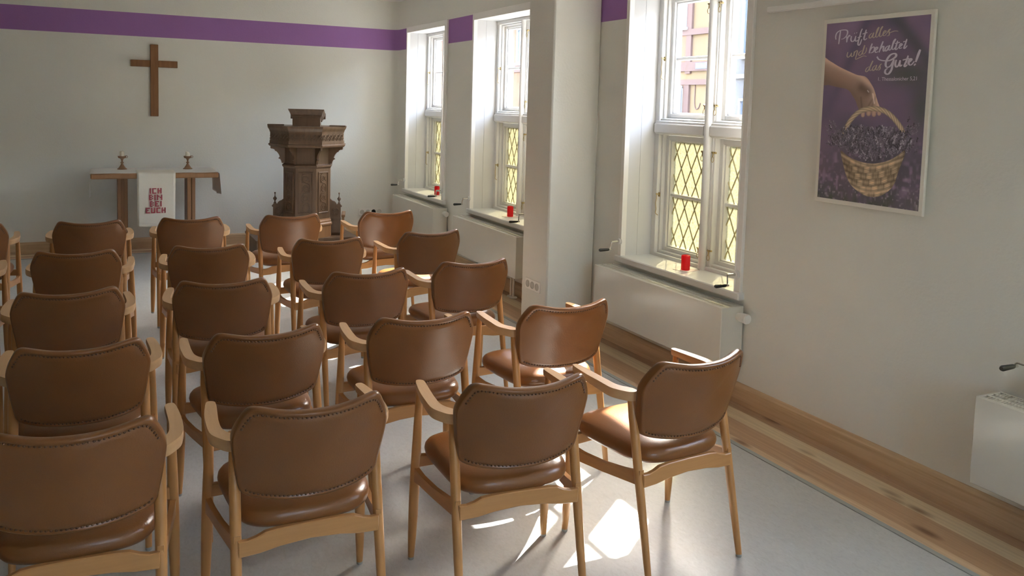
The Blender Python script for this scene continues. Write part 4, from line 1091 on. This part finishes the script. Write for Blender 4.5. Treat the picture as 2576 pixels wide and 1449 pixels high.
STROKES = {'w':[[(0.151,0.046),(0.146,0.071),(0.142,0.097),(0.139,0.12)],[(0.107,0.093),(0.102,0.076),(0.112,0.057),(0.142,0.045),(0.181,0.042),(0.217,0.046),(0.226,0.059),(0.215,0.077),(0.186,0.091),(0.162,0.093)],[(0.218,0.081),(0.223,0.091),(0.223,0.113)],[(0.223,0.099),(0.233,0.085),(0.247,0.075),(0.256,0.081)],[(0.27,0.08),(0.265,0.099),(0.278,0.11),(0.298,0.106),(0.313,0.085)],[(0.314,0.081),(0.309,0.102),(0.322,0.11),(0.336,0.104)],[(0.297,0.065),(0.301,0.067)],[(0.319,0.063),(0.323,0.065)],[(0.376,0.044),(0.363,0.061),(0.354,0.086),(0.343,0.111),(0.341,0.127),(0.352,0.133),(0.364,0.124),(0.372,0.109),(0.377,0.101)],[(0.333,0.092),(0.354,0.088),(0.375,0.085)],[(0.416,0.051),(0.407,0.073),(0.398,0.097),(0.408,0.106),(0.428,0.098)],[(0.381,0.073),(0.429,0.067)],[(0.481,0.128),(0.467,0.153),(0.456,0.18)],[(0.462,0.167),(0.481,0.151),(0.501,0.148),(0.506,0.162),(0.489,0.176),(0.467,0.178)],[(0.505,0.169),(0.528,0.161),(0.536,0.152),(0.523,0.15),(0.513,0.163),(0.521,0.178),(0.543,0.173)],[(0.585,0.12),(0.569,0.147),(0.552,0.178)],[(0.558,0.166),(0.576,0.151),(0.593,0.147),(0.591,0.163),(0.595,0.173),(0.608,0.169)],[(0.635,0.146),(0.615,0.154),(0.609,0.168),(0.621,0.172),(0.638,0.159),(0.648,0.144),(0.642,0.163),(0.653,0.169),(0.664,0.161)],[(0.664,0.159),(0.683,0.135),(0.701,0.113),(0.686,0.123),(0.675,0.149),(0.674,0.163),(0.687,0.166),(0.7,0.157)],[(0.721,0.122),(0.713,0.142),(0.705,0.163),(0.713,0.168),(0.728,0.161)],[(0.697,0.136),(0.743,0.131)],[(0.728,0.159),(0.754,0.15),(0.763,0.142),(0.75,0.139),(0.741,0.152),(0.745,0.163),(0.766,0.159)],[(0.804,0.116),(0.794,0.139),(0.783,0.16),(0.791,0.164),(0.811,0.15)],[(0.772,0.13),(0.808,0.126)],[(0.719,0.221),(0.711,0.243),(0.721,0.258),(0.739,0.252),(0.754,0.224)],[(0.754,0.224),(0.751,0.245),(0.76,0.255),(0.776,0.248)],[(0.824,0.202),(0.811,0.229),(0.796,0.252),(0.804,0.258),(0.822,0.248)],[(0.777,0.224),(0.833,0.217)],[(0.82,0.242),(0.844,0.233),(0.857,0.223),(0.845,0.219),(0.832,0.232),(0.838,0.248),(0.857,0.25),(0.882,0.233)]],'g':[[(0.534,0.2),(0.552,0.214),(0.58,0.221),(0.613,0.224),(0.651,0.224),(0.682,0.217),(0.71,0.205),(0.713,0.194),(0.696,0.188),(0.663,0.194),(0.636,0.213),(0.622,0.237),(0.627,0.254),(0.646,0.259),(0.67,0.25),(0.686,0.232),(0.697,0.218)],[(0.697,0.218),(0.687,0.25),(0.678,0.274),(0.658,0.292),(0.637,0.295),(0.621,0.286),(0.625,0.272),(0.643,0.265)],[(0.926,0.174),(0.912,0.199),(0.893,0.237)],[(0.883,0.247),(0.891,0.253)]],'b':[[(0.472,0.072),(0.453,0.081),(0.446,0.093),(0.458,0.098),(0.476,0.088),(0.489,0.071),(0.482,0.091),(0.492,0.098),(0.505,0.092)],[(0.505,0.092),(0.522,0.068),(0.537,0.044),(0.523,0.053),(0.513,0.077),(0.512,0.092),(0.523,0.096),(0.535,0.09)],[(0.535,0.09),(0.554,0.063),(0.573,0.041),(0.559,0.05),(0.55,0.072),(0.548,0.091),(0.56,0.094),(0.573,0.086)],[(0.573,0.084),(0.597,0.075),(0.606,0.067),(0.593,0.065),(0.581,0.077),(0.583,0.089),(0.597,0.09),(0.613,0.081)],[(0.613,0.081),(0.63,0.064),(0.646,0.058),(0.633,0.068),(0.639,0.079),(0.635,0.091),(0.616,0.093)],[(0.638,0.079),(0.666,0.073),(0.692,0.07),(0.721,0.073)],[(0.241,0.167),(0.234,0.186),(0.243,0.196),(0.263,0.19),(0.28,0.172)],[(0.28,0.172),(0.277,0.188),(0.287,0.194),(0.303,0.188)],[(0.309,0.166),(0.303,0.19)],[(0.304,0.179),(0.32,0.165),(0.337,0.163),(0.334,0.18),(0.327,0.196),(0.322,0.206)],[(0.322,0.206),(0.331,0.209),(0.369,0.2),(0.403,0.193),(0.435,0.197)],[(0.384,0.163),(0.362,0.171),(0.353,0.183),(0.365,0.19),(0.387,0.178),(0.4,0.155),(0.409,0.135),(0.395,0.163),(0.393,0.181),(0.408,0.182),(0.426,0.168),(0.428,0.148)],[(0.465,0.252),(0.44,0.261),(0.432,0.276),(0.446,0.279),(0.468,0.262),(0.498,0.221),(0.476,0.249),(0.471,0.269),(0.48,0.274),(0.494,0.268)],[(0.522,0.247),(0.502,0.258),(0.5,0.271),(0.511,0.274),(0.529,0.26),(0.537,0.245),(0.531,0.265),(0.539,0.272),(0.55,0.266)],[(0.55,0.266),(0.566,0.249),(0.582,0.24),(0.568,0.249),(0.572,0.26),(0.566,0.271),(0.548,0.272)]]}
def ink(lines, wmax, nm, mt):
    m = MB(); A = UH/UW
    for si, st in enumerate(lines):
        P = catmull([Vector((a, b*A, 0)) for a, b in st], 6) if len(st) > 2 else [Vector((a, b*A, 0)) for a, b in st]
        n = len(P); V = []; F = []
        for i, p in enumerate(P):
            d_ = (P[min(i+1, n-1)]-P[max(i-1, 0)]).normalized(); nr = Vector((-d_.y, d_.x, 0))
            k = i/(n-1); w = wmax*(.45+.55*abs(d_.y)**1.5)*(1 if n < 4 else (.55+.45*math.sin(math.pi*min(1, max(0, k*.9+.08)))))
            for sg in (-1, 1):
                q = p+nr*w*sg; V.append((3.2708-.00012*si-.0001*k, PYL-UO-q.x*UW, PZT-VO-q.y/A*UH))
        for i in range(n-1): F.append((2*i, 2*i+1, 2*i+3, 2*i+2))
        m.add(V, F)
    o = m.build(nm, mt, t); o.location = TB
for a_, b_, w_ in ((0, 12, .0080), (12, 24, .0080), (24, 29, .0100)): ink(STROKES['w'][a_:b_], w_, 'verse_word', 'ink_white')
for a_, b_ in ((0, 6), (6, 12), (12, 15)): ink(STROKES['b'][a_:b_], .0062, 'verse_word', 'ink_beige')
ink(STROKES['g'][:2], .0115, 'verse_initial', 'ink_white'); ink(STROKES['g'][2:], .0120, 'exclamation_mark', 'ink_white')
def text_mesh(body, size, nm, mt, M4, par=None, extrude=0.0002, space=1.0, bold=0.0):
    cu = bpy.data.curves.new(nm, 'FONT'); cu.body = body; cu.size = size; cu.extrude = extrude; cu.space_character = space; cu.offset = bold
    tmp = bpy.data.objects.new(nm, cu); COL.objects.link(tmp); dg = bpy.context.evaluated_depsgraph_get()
    me = bpy.data.meshes.new_from_object(tmp.evaluated_get(dg)); bpy.data.objects.remove(tmp)
    me.transform(M4); me.materials.clear(); me.materials.append(M[mt]); me.name = nm
    o = bpy.data.objects.new(nm, me); COL.objects.link(o)
    if par: o.parent = par; o.location = -par.location
    return o
# letters run towards -y on the window wall, facing -x
def onwall(x, y, z): return Matrix(((0, 0, -1, x), (-1, 0, 0, y), (0, 1, 0, z), (0, 0, 0, 1)))
tw = text_mesh('1. Thessalonicher 5,21', .0245, 'verse_source', 'ink_white', onwall(3.2707, PYL-UO-.552*UW, PZT-VO-.330*UH), t)
xs = [v.co.y for v in tw.data.vertices]; wid = max(xs)-min(xs); y0_ = max(xs)
for v in tw.data.vertices: v.co.y = y0_-(y0_-v.co.y)*(.352*UW/wid)

# ================================================================== outside, across the lane
m = MB(); m.box((XO, -12, -.62), (11.0, 40, -.5)); struct(m.build('street', 'street'))
XF = 11.0
def house(y0, y1, H, mt, label, tb=None):
    t = empty('house', (XF, (y0+y1)/2, -.5), label=label, cat='house')
    m = MB(); m.box((XF, y0, -.5), (XF+3.0, y1, H)); o = m.build('facade', mt, t); o.location = -t.location
    return t
hA = house(12.83, 17.2, 5.2, 'ochre', 'ochre half-timbered house across the lane with a blue street sign')
def hp(m, nm, mt, par=None):
    o = m.build(nm, mt, None); o.parent = par or hA
    if par is None: o.location = -hA.location
    return o
m = MB(); d = .05
for (y0, y1, z0, z1) in ((13.70, 13.86, 2.4, 5.2), (12.83, 17.2, 3.19, 3.31), (12.83, 17.2, 2.45, 2.64), (12.83, 17.2, 2.17, 2.28), (13.71, 13.87, -.5, 2.2), (15.6, 15.76, -.5, 5.2), (12.83, 12.9, -.5, 5.2), (12.83, 17.2, 4.6, 4.72), (16.9, 17.1, -.5, 5.2)):
    m.box((XF-(d if z1-z0 > 1 else d+.012), y0, z0), (XF, y1, z1))
hp(m, 'timber_frame', 'timber')
m = MB(); m.box((XF-.04, 13.87, -.5), (XF, 14.35, 2.17)); m.box((XF-.04, 13.86, 2.64), (XF, 14.35, 3.19)); hp(m, 'salmon_panel', 'salmon')
def owin(y0, y1, z0, z1, par=hA):
    m = MB(); w = .05
    m.box((XF-.07, y0, z0), (XF-.01, y0+w, z1)); m.box((XF-.07, y1-w, z0), (XF-.01, y1, z1)); m.box((XF-.07, y0+w, z0), (XF-.01, y1-w, z0+w)); m.box((XF-.07, y0+w, z1-w), (XF-.01, y1-w, z1))
    m.box((XF-.06, (y0+y1)/2-.02, z0+w), (XF-.012, (y0+y1)/2+.02, z1-w)); m.box((XF-.10, y0-.04, z0-.06), (XF, y1+.04, z0))
    f = m.build('window_frame', 'outwhite', None); f.parent = par; f.location = -par.location
    g = MB(); g.box((XF-.03, y0+w, z0+w), (XF-.02, y1-w, z1-w)); p = g.build('pane', 'outwin', None); p.parent = f
owin(13.86, 14.8, 3.36, 4.5); owin(13.90, 14.75, .6, 2.10); owin(15.9, 16.8, 3.4, 4.5)
m = MB(); m.tube([(XF-.10, 13.93, -.5), (XF-.10, 13.93, 2.05), (XF-.07, 13.93, 2.15)], .035, 10); hp(m, 'downpipe', 'outwhite')
m = MB()
pts = catmull([(XF-.012, 13.55, 2.17), (XF-.012, 13.55, 1.80), (XF-.012, 13.50, 1.68), (XF-.012, 13.42, 1.70), (XF-.012, 13.37, 1.80)], 5); m.tube(pts, .010, 6); hp(m, 'cable', 'timber')
sg = empty('street_sign', (XF-.070, 13.20, 2.55), label='blue enamel street sign reading Berliner on the ochre house', cat='sign')
m = MB(); m.box((XF-.076, 12.90, 2.485), (XF-.062, 13.495, 2.612), .002); o = m.build('plate', 'signblue', sg); o.location = -sg.location
text_mesh('Berliner', .105, 'lettering', 'signwhite', onwall(XF-.0775, 13.475, 2.520), sg, .0008)
hB = house(4.0, 12.83, 4.8, 'greyrender', 'grey rendered house across the lane, right of the ochre one')
m = MB(); m.box((XF-.06, 4.0, 2.28), (XF, 12.83, 2.36)); m.box((XF-.03, 11.0, -.5), (XF, 12.83, 1.1)); o = m.build('string_course', 'outwhite', hB); o.location = -hB.location
owin(11.3, 12.2, 2.7, 3.9, hB); owin(9.3, 10.2, 2.7, 3.9, hB); owin(11.3, 12.2, .5, 1.9, hB)
hC = house(17.2, 36.0, 4.7, 'salmon', 'salmon timbered house farther down the lane, left of the ochre one')
m = MB()
for y in range(18, 36, 2): m.box((XF-.05, y, -.5), (XF, y+.22, 4.7))
for z in (1.2, 2.6, 3.9): m.box((XF-.062, 17.2, z), (XF, 36, z+.2))
o = m.build('timber_frame', 'timber', hC); o.location = -hC.location
for y in (18.6, 20.7, 24.6, 28.6, 32.5): owin(y, y+.9, 2.85, 3.85, hC)
hD = house(-12, 4.0, 4.6, 'greyrender', 'plain rendered house across the lane at the near end')
hE = empty('house', (7, 40, -.5), label='pale house closing the end of the lane', cat='house')
m = MB(); m.box((XO, 39, -.5), (14, 40, 4)); o = m.build('facade', 'greyrender', hE); o.location = -hE.location
